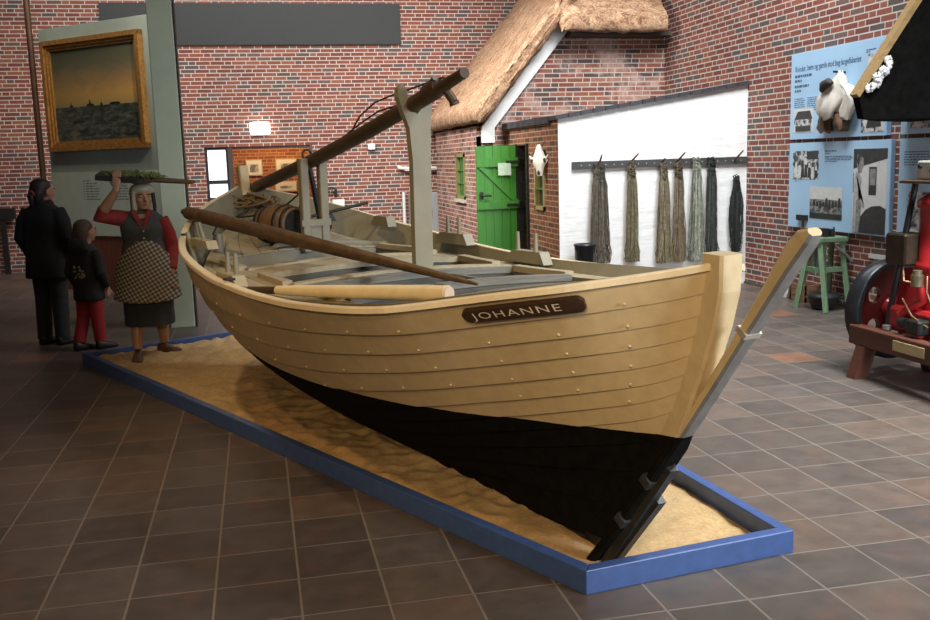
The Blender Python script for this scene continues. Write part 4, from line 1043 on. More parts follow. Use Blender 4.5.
# rowlock blocks with thole pins
def block(side,s0,s1,pins,h=.075,lean=0):
    l=side*(win((s0+s1)/2)-.005); zb=max(gz(s0),gz(s1))-.03; d=(s1-s0)
    b=MB(); b.prism([(s0,zb),(s0+.10*d,zb+h),(s1-.22*d,zb+h),(s1,zb+.35*h),(s1,zb)] if side>0 else [(s0,zb),(s0+.05,zb+h),(s1-.05,zb+h),(s1,zb)],0,l-.035,l+.035)
    k=b.build('rowlock_block',M_olive if side>0 else M_deck,boat,True)
    for p in pins:
        q=MB(); q.tube([(l-side*.01,p,zb),(l-side*.01+lean,p,zb+h+.115)],[.018,.012],8); q.build('thole_pin',M_olive,k,True)
block(1,2.62,3.10,(2.76,2.92)); block(1,1.78,2.22,(1.9,2.1)); block(1,3.45,3.75,())
block(-1,2.05,2.45,(2.17,2.32),.055); block(-1,3.05,3.55,(3.25,),.05,-.04)
# mast partner posts, crutch, bitts
for l in (.0,.14):
    b=MB(); b.cbox((l,3.45,1.385),(.06,.065,.66),0,.006); b.build('mast_post',M_olive,boat,True)
b=MB(); b.box((-.04,3.415,1.24),(.18,3.45,1.285)); b.box((.03,3.43,1.10),(.11,3.47,1.24)); b.build('post_cross_piece',M_olive,boat,True)
b=MB(); b.prism([(.055,.76),(.165,.76),(.172,1.3),(.178,1.68),(.185,1.88),(.205,2.05),(.185,2.10),(.165,2.09),(.148,1.985),(.10,1.935),(.055,1.975),(.038,2.08),(.015,2.10),(-.012,2.08),(-.015,2.03),(.012,1.95),(.048,1.86),(.062,1.68),(.058,1.3)],1,1.875,1.925)
b.build('mast_crutch',plain('crutch_paint',(.235,.205,.13),.5,.08,8),boat,True)
for x,s in ((.17,4.15),(-.55,3.75)):
    b=MB(); z=zd(x,s); b.tube([(x,s,z),(x,s,z+.10),(x,s,z+.13)],[.035,.035,.028],10); b.build('bitt',M_olive,boat,True)
b=MB(); z=zd(-.30,4.42); b.box((-.36,4.30,z),(.28,4.36,z+.05)); b.build('breast_hook',M_olive,boat,True)
for x,y in ((-.62,3.95),(-.80,3.45)):
    b=MB(); z=zd(x,y); b.tube([(x,y,z),(x-.03,y+.03,z+.22)],[.02,.014],8); b.build('belaying_pin',M_olive,boat,True)
for s in (3.62,2.1):
    b=MB(); l=-(gw(s)-.03); z=gz(s)+.013; b.tube([(l+.03*math.cos(a),s+.03*math.sin(a),z+.012) for a in [2*PI*k/12 for k in range(13)]],.006,6); b.build('mooring_ring',M_iron,boat,True)

# ---------------------------------------------------------------- things lying in or on the boat (each on its own)
BM=WM[boat.name]
def bt(l,s,z): return BM@Vector((l,s,z))
t=thing('boat_mast','lowered brown mast resting slantwise on the crutch of the boat','mast',tuple(bt(.08,3.2,1.78)))
mz=pchip([1.2,1.3,1.9,3.04,4.2,5.1],[2.133,2.11,1.985,1.768,1.585,1.45])
b=MB(); b.tube([bt(.08,s,mz(s)) for s in (4.86,4.2,3.4,2.6,2.05,1.60,1.575,1.3)],[.046,.047,.047,.047,.046,.045,.034,.028],16); b.build('mast_pole',M_mast,t)
b=MB(); b.tube([bt(.08,s,mz(s)+.012) for s in (1.72,1.70,1.60,1.575)],[.044,.051,.051,.044],16); b.build('mast_sleeve',M_mast,t)
b=MB(); b.cyl(bt(.09,1.52,mz(1.52)-.02),bt(.12,1.49,mz(1.52)-.085),.024,10); b.cyl(bt(.12,1.49,mz(1.52)-.085),bt(.125,1.487,mz(1.52)-.10),.028,10); b.build('cleat_pin',M_mast,t)
b=MB(); b.cyl(bt(.06,1.66,mz(1.66)+.035),bt(.06,1.58,mz(1.6)+.062),.016,10); b.build('cleat_pin',M_mast,t)
b=MB()
b.tube([bt(.10,s,z) for s,z in ((2.92,1.82),(2.84,1.85),(2.66,1.965),(2.43,2.035),(2.2,2.06),(1.94,2.08),(1.7,2.10),(1.56,2.11),(1.53,2.09))],.006,6)
b.tube([bt(.06,s,z) for s,z in ((2.92,1.82),(2.74,1.87),(2.55,1.92),(2.3,1.975),(2.1,1.99),(1.98,1.995))],.006,6); b.build('halyard',plain('dark_line',(.05,.03,.02),.8),t)
t=thing('rope_tangle','tangled heap of brown rope round the foot of the mast','rope',tuple(bt(.08,4.75,zd(.0,4.6))))
b=MB(); rr=random.Random(31)
for k in range(26):
    c=Vector((.06+rr.gauss(0,.06)-.05,4.62+rr.gauss(0,.09),zd(0,4.6)+.05)); a0=rr.uniform(0,6); R1=rr.uniform(.05,.13); tl=rr.uniform(-.7,.7); q=[]
    for j in range(9):
        a=a0+j*.62; q.append(bt(c.x+R1*math.cos(a),c.y+R1*.9*math.sin(a),max(zd(0,4.6)+.012,c.z+.05+R1*tl*math.sin(a+1)+rr.gauss(0,.006))))
    b.tube(q,.0085,6)
b.build('rope_coils',M_rope,t)
t=thing('boat_spar','long brown tapered spar lying diagonally across the boat from the far gunwale','spar',tuple(bt(-.5,2.6,1.25)))
A0,A1=Vector((-.68,4.0,1.352)),Vector((-.10,.93,1.078))
b=MB(); b.tube([bt(*A0.lerp(A1,f)) for f in (0,.12,.3,.5,.7,.85,.95,1)],[.048,.050,.048,.043,.034,.023,.016,.007],14); b.build('spar_pole',M_spar,t)
b=MB(); b.tube([bt(*A0.lerp(A1,f)) for f in (-.028,-.012,.002)],[.022,.026,.026],12); b.build('spar_end',M_mast,t)
t=thing('boat_oar','short cream painted pole with brown handle lying along the left gunwale','oar',tuple(bt(-.7,1.3,1.05)))
B0,B1=Vector((-.925,1.90,0)),Vector((-.47,.56,0))
def oz(v,r): return zd(v.x,v.y)+r+.006
pts=[B0.lerp(B1,f) for f in (.17,.3,.5,.7,.9,1.0)]; rad=[.024,.029,.032,.035,.037,.036]
zA=oz(B0,.03); zB=oz(B1,.037)
b=MB(); b.tube([bt(p.x,p.y,zA+(zB-zA)*f) for p,f in zip(pts,(.17,.3,.5,.7,.9,1.0))],rad,14); b.build('painted_shaft',plain('pale_cream_shaft',(.72,.58,.34),.4,.08,14),t)
b=MB(); b.tube([bt(p.x,p.y,zA+(zB-zA)*f) for p,f in ((B0,0),(B0.lerp(B1,.18),.18))],[.018,.021],12); b.build('brown_handle',M_mast,t)
b=MB(); b.tube([bt(p.x,p.y,zA+(zB-zA)*f) for p,f in ((B1,.999),(B0.lerp(B1,1.006),1.006))],[.034,.032],14); b.build('end_grain',plain('pink_end_grain',(.60,.46,.34),.7),t)
# barrel
t=thing('wooden_barrel','small brown wooden barrel lying on its side on the fore deck','barrel',tuple(bt(-.155,3.72,zd(-.15,3.7))))
bc=Vector((-.12,3.66,zd(-.12,3.66)+.150)); 
Mb=BM@Matrix.Translation(bc)@Vector((.42,-.91,0)).to_track_quat('Z','Y').to_matrix().to_4x4()
pr=[]
for i in range(13):
    f=-1+2*i/12; pr.append((.145-.028*f*f, f*.16))
b=MB(); b.lathe([(.100,-.14),(.107,-.16)]+pr+[(.107,.16),(.105,.138)],(0,0,0),28,0,True,Mb); b.build('staves',wood('barrel_oak',(.15,.075,.03),2,.5,.4,7,.4),t)
for z in (-.132,-.07,.07,.132):
    r=.145-.028*(z/.16)**2+.004; b=MB(); b.lathe([(r-.006,z-.014),(r,z-.013),(r,z+.013),(r-.006,z+.014)],(0,0,0),28,0,True,Mb); b.build('hoop',M_iron,t)
b=MB(); b.lathe([(.104,.132),(.104,.142)],(0,0,0),28,0,False,Mb); b.build('barrel_head',wood('dark_barrel_head',(.045,.025,.015),0,.6),t)
b=MB(); 
for y in (-.08,.08): b.prism([(-.16,-.152),(.16,-.152),(.11,-.125),(.0,-.143),(-.11,-.125)],1,y-.02,y+.02,0,BM@Matrix.Translation(bc)@Matrix.Rotation(math.atan2(-.42,-.91)+PI,4,'Z'))
b.build('barrel_chock',M_olive,t)
# anchor
t=thing('iron_anchor','dark iron anchor standing against the mast behind the barrel','anchor',tuple(bt(.27,3.80,1.15)))
b=MB(); b.tube([bt(.16,3.76,1.71),bt(.20,3.78,1.52),bt(.245,3.80,1.28),bt(.265,3.8,1.15)],[.016,.02,.023,.028],8); b.build('shank',M_iron,t)
b=MB(); b.tube([bt(.10,3.80,1.345),bt(.13,3.80,1.26),bt(.19,3.80,1.19),bt(.265,3.8,1.16),bt(.32,3.80,1.20),bt(.335,3.80,1.28)],[.012,.02,.026,.03,.022,.012],8)
for q in ((.095,1.355,-1),(.335,1.30,1)): b.prism([(q[0]-.04,q[1]-.06),(q[0]+.04,q[1]-.06),(q[0],q[1]+.02)],1,3.785,3.815,0,BM)
b.build('arms',M_iron,t)
b=MB(); b.cyl(bt(.02,3.83,1.255),bt(.62,3.74,1.37),.012,8); b.build('stock',M_iron,t)
b=MB(); b.tube([bt(.155+.035*math.cos(a),3.76,1.745+.035*math.sin(a)) for a in [2*PI*k/12 for k in range(13)]],.008,6); b.build('ring',M_iron,t)
b=MB(); b.tube([bt(.155,3.75,1.52),bt(.0,3.9,1.36),bt(-.18,4.1,1.30),bt(-.33,4.2,1.285)],.007,6); b.tube([bt(-.62,3.62,1.215),bt(-.5,3.9,1.27),bt(-.3,4.1,1.30),bt(-.05,4.45,1.36)],.007,6)
tag(rebase(b.build('deck_line',M_iron),tuple(bt(-.2,4.0,1.29))),'thin dark line running over the fore deck beside the barrel','line')
# ================================================================== figures
M_skinp=plain('skin',(.42,.22,.14),.5,.08,14); M_skinm=plain('mannequin_skin',(.36,.19,.11),.45,.08,14)
def rotz(a): return Matrix.Rotation(a,4,'Z')
def ell(cx,cy_,z,rx,ry,n=20,yaw=0.0,sq=1.0):
    c,s=math.cos(yaw),math.sin(yaw); out=[]
    for k in range(n):
        a=2*PI*k/n; x=rx*math.copysign(abs(math.cos(a))**sq,math.cos(a)); y=ry*math.copysign(abs(math.sin(a))**sq,math.sin(a))
        out.append((cx+x*c-y*s,cy_+x*s+y*c,z))
    return out
HEADR=[(0,.030,.028,-.050),(.012,.042,.045,-.040),(.035,.054,.065,-.026),(.07,.064,.082,-.012),(.105,.071,.094,-.002),(.14,.074,.098,.004),(.175,.070,.090,.006),(.20,.055,.070,.008),(.217,.030,.040,.008),(.223,.010,.014,.008)]
def head(b,M,k=1.0,mi=0):
    """head from the chin up, face towards local -y"""
    S=M@Matrix.Scale(k,4)
    b.rings([ell(0,cy_,z,rx,ry,20) for z,rx,ry,cy_ in HEADR],mi,True,True,S)
    b.tube([(0,-.098,.128),(0,-.108,.105),(0,-.118,.085),(0,-.108,.074),(0,-.09,.072)],[.008,.010,.014,.013,.008],8,mi,True,True,S)
    for s in (-1,1):
        b.ball((s*.073,.012,.10),(.010,.020,.032),10,mi,S); b.ball((s*.034,-.082,.124),(.022,.014,.008),8,mi,S)
        b.ball((s*.040,-.062,.085),(.022,.028,.022),8,mi,S)
    b.ball((0,-.078,.045),(.026,.020,.012),8,mi,S); b.ball((0,-.072,.012),(.022,.020,.014),8,mi,S)
    b.tube([(0,.025,-.085),(0,.015,-.03),(0,.005,.04)],[.056,.050,.052],14,mi,True,True,S)
def face(parent,M,k,lip):
    S=M@Matrix.Scale(k,4)
    for s in (-1,1):
        b=MB(); b.ball((s*.033,-.090,.112),(.014,.008,.008),10,0,S); e=b.build('eye',M_eye,parent)
        b=MB(); b.ball((s*.033,-.0965,.112),(.0055,.004,.0055),8,0,S); b.build('iris',M_iris,e)
        b=MB(); b.tube([(s*.016,-.098,.130),(s*.034,-.0975,.135),(s*.052,-.086,.130)],.0045,6,0,True,True,S); b.build('eyebrow',M_hairb,parent)
    b=MB(); b.ball((0,-.094,.049),(.022,.008,.0045),10,0,S); b.ball((0,-.092,.041),(.018,.008,.005),10,0,S); b.build('lips',lip,parent)
M_eye=plain('eye_white',(.34,.31,.28),.3,.02); M_iris=plain('eye_iris',(.03,.02,.015),.2); M_hairb=wood('dark_hair',(.018,.011,.008),2,.5,.4,10)
M_lip=plain('lip',(.28,.075,.06),.5)
def hand(b,M,curl,k=1.0,thumb=1,mi=0,spread=.06):
    """wrist at the origin, palm along +z, palm faces local -y ; thumb on the side given"""
    S=M@Matrix.Scale(k,4)
    b.tube([(0,0,-.03),(0,0,.0),(0,-.002,.03),(0,-.004,.065),(0,-.004,.088)],[(.016,.022),(.016,.026),(.015,.036),(.014,.041),(.010,.036)],14,mi,True,True,S,1.0,(0,1,0))
    for i,(x,ln) in enumerate(((-.030,.060),(-.010,.074),(.011,.078),(.031,.068))):
        if thumb>0: x=-x
        d=Vector((x*spread*14/1.0*.08,0,1)).normalized(); p=Vector((x,-.004,.078)); q=[p]; a=0
        for j,f in enumerate((.44,.32,.24)):
            a+=curl*(.8,1.0,.7)[j]; p=p+Matrix.Rotation(a,3,'X')@(d*ln*f); q.append(p)
        b.tube(q,[.0095,.009,.0082,.0068],8,mi,True,True,S)
    s=thumb
    b.tube([(s*.022,-.006,.018),(s*.045,-.014,.040),(s*.056,-.022,.062),(s*.058,-.030,.084)],[.014,.012,.0105,.008],8,mi,True,True,S)
def aim(p,dirz,diry):
    z=Vector(dirz).normalized(); y=Vector(diry); y=(y-z*y.dot(z)).normalized(); x=y.cross(z)
    return Matrix(((x.x,y.x,z.x,p[0]),(x.y,y.y,z.y,p[1]),(x.z,y.z,z.z,p[2]),(0,0,0,1)))
def shoe(b,p,yaw,L=.27,w=.05,h=.075,mi=0):
    """p : heel on the floor, pointing along local -y turned by yaw"""
    M=Matrix.Translation(p)@rotz(yaw)
    b.rings([[(x*w*a,-y*L,z) for x,z in ((-1,0),(1,0),(1.02,hh*.45),(.75,hh),(0,hh*1.08),(-.75,hh),(-1.02,hh*.45))] for y,a,hh in ((-.03,.55,h*.8),(0,.78,h*1.1),(.18,.82,h*1.15),(.40,.86,h*.92),(.65,1.0,h*.66),(.86,.88,h*.52),(.97,.55,h*.38))],mi,True,True,M)

# ---- woman in the black coat, seen from behind, looking at the painting
W0=Vector((-2.02,9.92,0)); yw=PI-.45        # faces away, a little to the right
def pw(x,y,z,o=W0,a=yw):  # local : x to her left.. rotated ; front is local -y
    v=rotz(a)@Vector((x,y,z)); return o+v
t=thing('person','adult in long black coat and dark jeans looking at the painting, hair tied with red','person',tuple(W0))
MW=Matrix.Translation(W0)@rotz(yw)
b=MB(); hm=MW@Matrix.Translation((-.005,-.03,1.385))@rotz(-.3)
head(b,hm,.98)
b.rings([ell(0,0,z,rx,ry) for z,rx,ry in ((.82,.17,.12),(.95,.175,.12),(1.10,.15,.11),(1.25,.18,.11),(1.33,.15,.09),(1.38,.07,.06))],0,True,True,MW)
for s in (-1,1):
    b.tube([MW@Vector((s*.09,0,.86)),MW@Vector((s*.095,-.01,.47)),MW@Vector((s*.10,.02,.08))],[.085,.06,.042],12)
    b.tube([MW@Vector((s*.18,0,1.30)),MW@Vector((s*.235,.03,1.06)),MW@Vector((s*.21,-.08,.86))],[.05,.042,.03],10)
    hand(b,aim(MW@Vector((s*.21,-.09,.84)),(0,0,-1),rotz(yw)@Vector((-s,0,0))),-.35,.95,s)
remesh(b.build('body',M_skinp,t),.009)
face(t,hm,.98,M_lip)
M_coat=plain('black_coat_cloth',(.010,.0095,.010),.85,.3,20,bump=.2)
b=MB()
b.rings([ell(0,yy,z,rx,ry,26,0,.9) for z,rx,ry,yy in ((.66,.225,.165,.01),(.70,.222,.16,.01),(.90,.205,.155,.005),(1.08,.195,.145,0),(1.22,.215,.14,0),(1.30,.205,.12,0),(1.355,.13,.095,.005),(1.385,.085,.08,0))],0,True,True,MW)
for s in (-1,1): b.tube([MW@Vector((s*.155,0,1.31)),MW@Vector((s*.215,.015,1.2)),MW@Vector((s*.255,.03,1.05)),MW@Vector((s*.225,-.07,.85))],[.075,.076,.066,.052],14)
b.tube([MW@Vector((.075*math.cos(a),.075*math.sin(a),1.385)) for a in [2*PI*k/14 for k in range(15)]],.028,8)
remesh(b.build('coat',M_coat,t),.012,3)
M_jean=plain('dark_jeans',(.028,.029,.032),.8,.25,20)
b=MB()
for s in (-1,1): b.tube([MW@Vector((s*.085,0,.84)),MW@Vector((s*.093,-.003,.46)),MW@Vector((s*.10,.02,.05))],[.10,.080,.070],14)
b.rings([ell(0,0,z,.17,.12) for z in (.74,.86)],0,True,True,MW)
remesh(b.build('jeans',M_jean,t),.011,2)
for s,yy in ((-1,.085),(1,.085)):
    b=MB(); q=MW@Vector((s*.095,yy,0)); shoe(b,q,yw-.25,.27); b.build('shoe',M_black,t)
b=MB(); 
b.rings([ell(0,cy_+.012+(.01 if z>.1 else .02),z,rx*1.12,ry*1.04,18) for z,rx,ry,cy_ in [(.0,.055,.05,.045),(.05,.072,.065,.04),(.10,.078,.078,.026),(.13,.078,.09,.008)]+[(z,rx*1.02,ry*1.04,cy_-.006) for z,rx,ry,cy_ in HEADR[5:]]],0,True,True,hm@Matrix.Translation((0,.010,.010)))
b.tube([hm@Vector((0,.105,.10)),hm@Vector((0,.14,.06)),hm@Vector((.01,.135,-.02))],[.03,.04,.02],10); b.build('hair',M_hairb,t)
b=MB(); b.tube([hm@Vector((.04*math.cos(a),.125+.012*math.sin(a),.075+.038*math.sin(a))) for a in [2*PI*k/12 for k in range(13)]],.015,8); b.build('hair_band',plain('red_white_band',(.42,.08,.07),.7,.5,60),t)

# ---- child with red trousers
C0=Vector((-1.60,9.50,0)); ycd=PI-.55; MC=Matrix.Translation(C0)@rotz(ycd)
t=thing('person','child in dark hooded jacket with a pale print and red trousers, seen from behind','person',tuple(C0))
b=MB(); hc=MC@Matrix.Translation((0,-.03,1.02))@rotz(-.3)
head(b,hc,.92)
b.rings([ell(0,0,z,rx,ry) for z,rx,ry in ((.56,.12,.09),(.72,.115,.085),(.86,.13,.085),(.94,.11,.07),(.99,.05,.045))],0,True,True,MC)
LEG=((-1,(.0,.0),(-.02,-.02)),(1,(.02,.03),(.10,.13)))
for s,k_,f_ in LEG:
    b.tube([MC@Vector((s*.065,0,.58)),MC@Vector((s*.07,k_[0],.31)),MC@Vector((s*.075,f_[0]+.01,.07))],[.06,.045,.032],12)
    b.tube([MC@Vector((s*.12,0,.93)),MC@Vector((s*.165,.03,.75)),MC@Vector((s*.17,-.06,.58))],[.036,.03,.023],10)
    hand(b,aim(MC@Vector((s*.172,-.065,.575)),(0,-.2,-1),rotz(ycd)@Vector((-s,0,0))),-.4,.72,s)
remesh(b.build('body',M_skinp,t),.008)
face(t,hc,.92,M_lip)
b=MB()
b.rings([ell(0,yy,z,rx,ry,24,0,.9) for z,rx,ry,yy in ((.465,.145,.115,0),(.50,.15,.12,0),(.66,.145,.115,0),(.80,.145,.11,0),(.90,.145,.10,0),(.965,.10,.08,0),(1.0,.06,.06,0))],0,True,True,MC)
for s in (-1,1): b.tube([MC@Vector((s*.115,0,.93)),MC@Vector((s*.155,.015,.84)),MC@Vector((s*.18,.03,.73)),MC@Vector((s*.175,-.05,.60))],[.058,.056,.05,.04],12)
remesh(b.build('jacket',plain('dark_jacket_cloth',(.018,.017,.016),.8,.3,20),t),.011,3)
b=MB(); b.rings([ell(0,.085,z,rx,ry,18) for z,rx,ry in ((.90,.06,.02),(.94,.10,.05),(.99,.11,.065),(1.04,.095,.055),(1.065,.05,.03))],0,True,True,MC); b.build('hood',plain('dark_hood',(.022,.02,.018),.85,.3,20),t)
b=MB(); rr=random.Random(4)
for k in range(26):
    x,z=rr.uniform(-.055,.055),rr.uniform(.68,.80); y=.1145-.25*x*x; b.cbox((x,y,z),(rr.uniform(.006,.03),.006,rr.uniform(.005,.018)),0,0,MC)
o=b.build('back_print',plain('pale_print',(.36,.31,.20),.7,.2,40),t); o['label']='pale printed emblem on the back'
M_redc=plain('red_trouser_cloth',(.30,.018,.020),.8,.15,20)
b=MB()
for s,k_,f_ in LEG: b.tube([MC@Vector((s*.062,0,.56)),MC@Vector((s*.07,k_[0],.31)),MC@Vector((s*.075,f_[0]+.005,.065))],[.078,.062,.056],14)
remesh(b.build('trousers',M_redc,t),.010,2)
for s,k_,f_ in LEG:
    b=MB(); q=MC@Vector((s*.078,f_[0]+.06,0)); shoe(b,q,ycd-.3,.21,.043,.075); b.build('shoe',M_black,t)
M_hairc=wood('brown_hair',(.075,.042,.022),2,.6,.4,10)
b=MB(); b.rings([ell(0,cy_+.018,z,rx*1.13,ry*1.03,18) for z,rx,ry,cy_ in [(-.03,.06,.055,.05),(.03,.075,.07,.045),(.08,.082,.078,.034),(.12,.082,.09,.012)]+[(z,rx,ry*1.04,cy_-.012) for z,rx,ry,cy_ in HEADR[5:]]],0,True,True,hc@Matrix.Scale(.92,4)@Matrix.Translation((0,.014,.004))); b.build('hair',M_hairc,t)

# ---- fisherwoman figure on the sand
F0=Vector((-.965,8.58,.06)); yf=.13; MFm=Matrix.Translation(F0)@rotz(yf)
t=thing('person','fisherwoman figure in checked apron and red blouse balancing a tray board on the head','person',tuple(F0))
b=MB(); hf=MFm@Matrix.Translation((.02,-.02,1.275))@rotz(.18)
head(b,hf,.98)
b.rings([ell(0,0,z,rx,ry) for z,rx,ry in ((.72,.16,.12),(.86,.165,.125),(1.0,.145,.115),(1.15,.165,.11),(1.22,.14,.085),(1.26,.07,.06))],0,True,True,MFm)
FT=((-1,Vector((-1.075,8.46,.075)),.05),(1,Vector((-.875,8.74,.08)),.95))
for s,ft,ya in FT:
    b.tube([MFm@Vector((s*.085,.0,.74)),ft.lerp(MFm@Vector((s*.085,0,.74)),.52)+Vector((0,-.01,0)),ft.lerp(MFm@Vector((s*.085,0,.74)),.36)+Vector((0,.02,0)),ft+Vector((0,.0,.07))],[.08,.055,.058,.038],14)
# raised arm (image left) and hanging arm
SR,ER,WR=Vector((-1.10,8.56,1.255)),Vector((-1.285,8.50,1.305)),Vector((-1.125,8.42,1.515))
SL,EL,WL=Vector((-.785,8.57,1.24)),Vector((-.735,8.60,1.0)),Vector((-.755,8.50,.785))
b.tube([SR,ER,WR],[.05,.045,.030],12); b.tube([ER,ER.lerp(WR,.35),WR],[.043,.046,.029],12)
b.tube([SL,EL,WL],[.048,.042,.028],12)
hand(b,aim(WR+Vector((0,-.004,.01)),(.06,.02,1),(0,-1,0)),.10,1.0,1)
hand(b,aim(WL,(0,-.05,-1),(1,0,0)),-.4,.95,1)
remesh(b.build('body',M_skinm,t),.0075,3)
face(t,hf,.98,M_lip)
M_rb=plain('red_blouse_cloth',(.24,.020,.020),.8,.15,20)
b=MB(); b.tube([SR+Vector((.03,0,.0)),SR.lerp(ER,.6),ER+Vector((-.015,0,-.012)),ER.lerp(WR,.22)],[.072,.066,.06,.054],14)
b.tube([SL+Vector((-.03,0,.01)),SL.lerp(EL,.5),EL,EL.lerp(WL,.85)],[.07,.066,.06,.05],14)
remesh(b.build('sleeve',M_rb,t),.010,3)
b=MB(); b.rings([ell(0,yy,z,rx,ry,24,0,.9) for z,rx,ry,yy in ((.92,.19,.15,0),(1.0,.17,.14,0),(1.12,.185,.145,-.01),(1.2,.18,.115,0),(1.25,.13,.09,0),(1.275,.075,.07,0))],0,True,True,MFm)
remesh(b.build('vest',plain('grey_blue_vest_cloth',(.055,.062,.066),.85,.2,24),t),.011,3)
b=MB()
for s in (-1,1): b.prism([(s*.02,1.12),(s*.055,1.20),(s*.085,1.265),(s*.05,1.285),(s*.005,1.16)],1,-.145,-.115,0,MFm@Matrix.Translation((0,.0,0)))
o=b.build('collar',M_rb,t)
b=MB(); b.prism([(-.03,1.13),(.03,1.13),(.05,1.24),(-.05,1.24)],1,-.112,-.105,0,MFm); b.build('neck_skin',M_skinm,t)
for z in (1.10,1.04,.98):
    b=MB(); b.ball((0,-.158,z),(.008,.006,.008),8,0,MFm); b.build('button',plain('pale_button',(.5,.45,.38),.4) if z==1.10 else bpy.data.materials['pale_button'],t)
rr=random.Random(6)
def skirt(secs,name,mat,amp,nn=9,M=MFm,n=72):
    b=MB(); rs=[]
    for z,rx,ry,yy in secs:
        f=min(1,(secs[0][0]-z)/.3)
        rs.append([((rx*(1+amp*f*math.sin(nn*2*PI*k/n)))*math.cos(2*PI*k/n),yy+(ry*(1+amp*f*math.sin(nn*2*PI*k/n)))*math.sin(2*PI*k/n),z) for k in range(n)])
    b.rings(rs,0,True,True,M); return b.build(name,mat,t)
skirt(((1.0,.15,.125,0),(.90,.185,.15,0),(.74,.205,.165,.0),(.5,.205,.17,.0),(.285,.205,.17,0)),'skirt',plain('dark_blue_skirt_cloth',(.022,.026,.032),.85,.25,24),.035)
def check():
    q=NT('checked_apron_cloth'); x,y,z=q.sep(q.obj()); s=.034
    a=q.m('ADD',x,q.m('MULTIPLY',z,.55)); c=q.m('SUBTRACT',z,q.m('MULTIPLY',x,.45))
    ca=q.m('GREATER_THAN',q.m('FRACT',q.m('DIVIDE',q.m('ADD',a,20.0),s)),.5); cb=q.m('GREATER_THAN',q.m('FRACT',q.m('DIVIDE',q.m('ADD',c,20.0),s)),.5)
    v=q.m('MULTIPLY',q.m('ADD',ca,cb),.5)
    q.color(q.ramp(v,[(0,(.035,.034,.038)),(.5,(.15,.125,.09)),(1,(.40,.33,.22))])); q.rough(.85); return q.mat
# apron : a curved sheet with thickness and a frilled hem over the front of the skirt
b=MB(); rs=[]; nA=36
prof=[(1.015,.35,.160,.150),(.96,.75,.188,.170),(.88,1.15,.218,.195),(.78,1.40,.242,.208),(.66,1.50,.255,.212),(.58,1.50,.258,.215),(.515,1.48,.270,.232),(.495,1.48,.274,.238)]
vs=[]; fs=[]
for i,(z,half,rx,ry) in enumerate(prof):
    for j in range(nA+1):
        a=-PI/2+half*(2*j/nA-1); fr=1+(.035*math.sin(j*2.1) if i>=6 else .006*math.sin(j*1.1+i))
        dz=.05*(1-math.cos((2*j/nA-1)*1.2)) if i>2 else 0
        vs.append((rx*fr*math.cos(a),ry*fr*math.sin(a),z+dz))
m=nA+1; fs=[(i*m+j,i*m+j+1,(i+1)*m+j+1,(i+1)*m+j) for i in range(len(prof)-1) for j in range(nA)]
b.add(vs,fs,0,True,MFm); ap=b.build('apron',check(),t); sm=ap.modifiers.new('cloth','SOLIDIFY'); sm.thickness=.006; sm.offset=1
b=MB(); b.rings([ell(0,cy_+.014,z,rx*1.2,ry*1.05,20) for z,rx,ry,cy_ in [(.10,.075,.085,.03),(.14,.082,.096,.015),(.165,.084,.104,.0),(.18,.082,.104,.0),(.205,.065,.08,.005),(.222,.03,.04,.008)]],0,True,True,hf); b.build('bonnet',plain('white_bonnet_cloth',(.42,.38,.30),.8,.15,20),t)
b=MB()
b.rings([[(-.082+dx,yy,z) for dx,yy in ((-.012,-.045),(.012,-.05),(.012,.06),(-.012,.065))] for z in (.16,.08,-.02,-.05)],0,True,True,hf)
b.build('bonnet_flap',bpy.data.materials['white_bonnet_cloth'],t)
b=MB(); b.tube([hf@Vector((.075,-.035,.14)),hf@Vector((.085,-.02,.04)),hf@Vector((.085,-.02,-.06))],[.014,.012,.006],8); b.tube([hf@Vector((.09,-.01,.14)),hf@Vector((.10,.0,.03)),hf@Vector((.098,.0,-.04))],[.01,.009,.005],8); b.build('hair_strand',M_hairb,t)
b=MB(); b.tube([hf@Vector((.065*math.cos(a),.008+.075*math.sin(a),.245)) for a in [2*PI*k/18 for k in range(19)]],.028,8); b.build('head_ring',plain('dark_carrying_ring',(.06,.045,.035),.9,.3,30),t)
M_clog=plain('brown_clog_leather',(.12,.065,.035),.45,.25,20)
for s,ft,ya in FT:
    b=MB(); shoe(b,ft+Vector((math.sin(ya)*-.06,.06*math.cos(ya),-.012)),ya,.23,.045,.06); b.build('clog',M_clog,t)
# tray board carried on the head
t=thing('tray_board','dark wooden board with long handle and green seaweed carried on the fisherwoman head','board',(-.93,8.60,1.575))
tv=Vector((.79,0,-.085)).normalized(); o0=Vector((-.935,8.60,1.595)); nv=Vector((0,1,.10)).normalized(); uv=tv.cross(nv)*-1
if uv.z<0: uv=-uv
MT=Matrix(((tv.x,nv.x,uv.x,o0.x),(tv.y,nv.y,uv.y,o0.y),(tv.z,nv.z,uv.z,o0.z),(0,0,0,1)))
b=MB(); b.prism([(-.36,-.17),(-.02,-.20),(.03,-.15),(.03,.17),(-.36,.17)],2,-.022,.022,0,MT); b.build('board_plate',wood('dark_board_wood',(.020,.017,.013),0,.6,.3,5),t)
b=MB(); b.tube([MT@Vector((-.0,-.02,0)),MT@Vector((.2,-.01,.0)),MT@Vector((.38,0,.0)),MT@Vector((.43,0,.005))],[(.024,.05),(.023,.042),(.020,.026),(.014,.018)],10,0,True,True,None,1.0,(0,0,1)); b.build('handle',wood('brown_handle_wood',(.12,.075,.035),0,.6),t)
b=MB(); rr=random.Random(17)
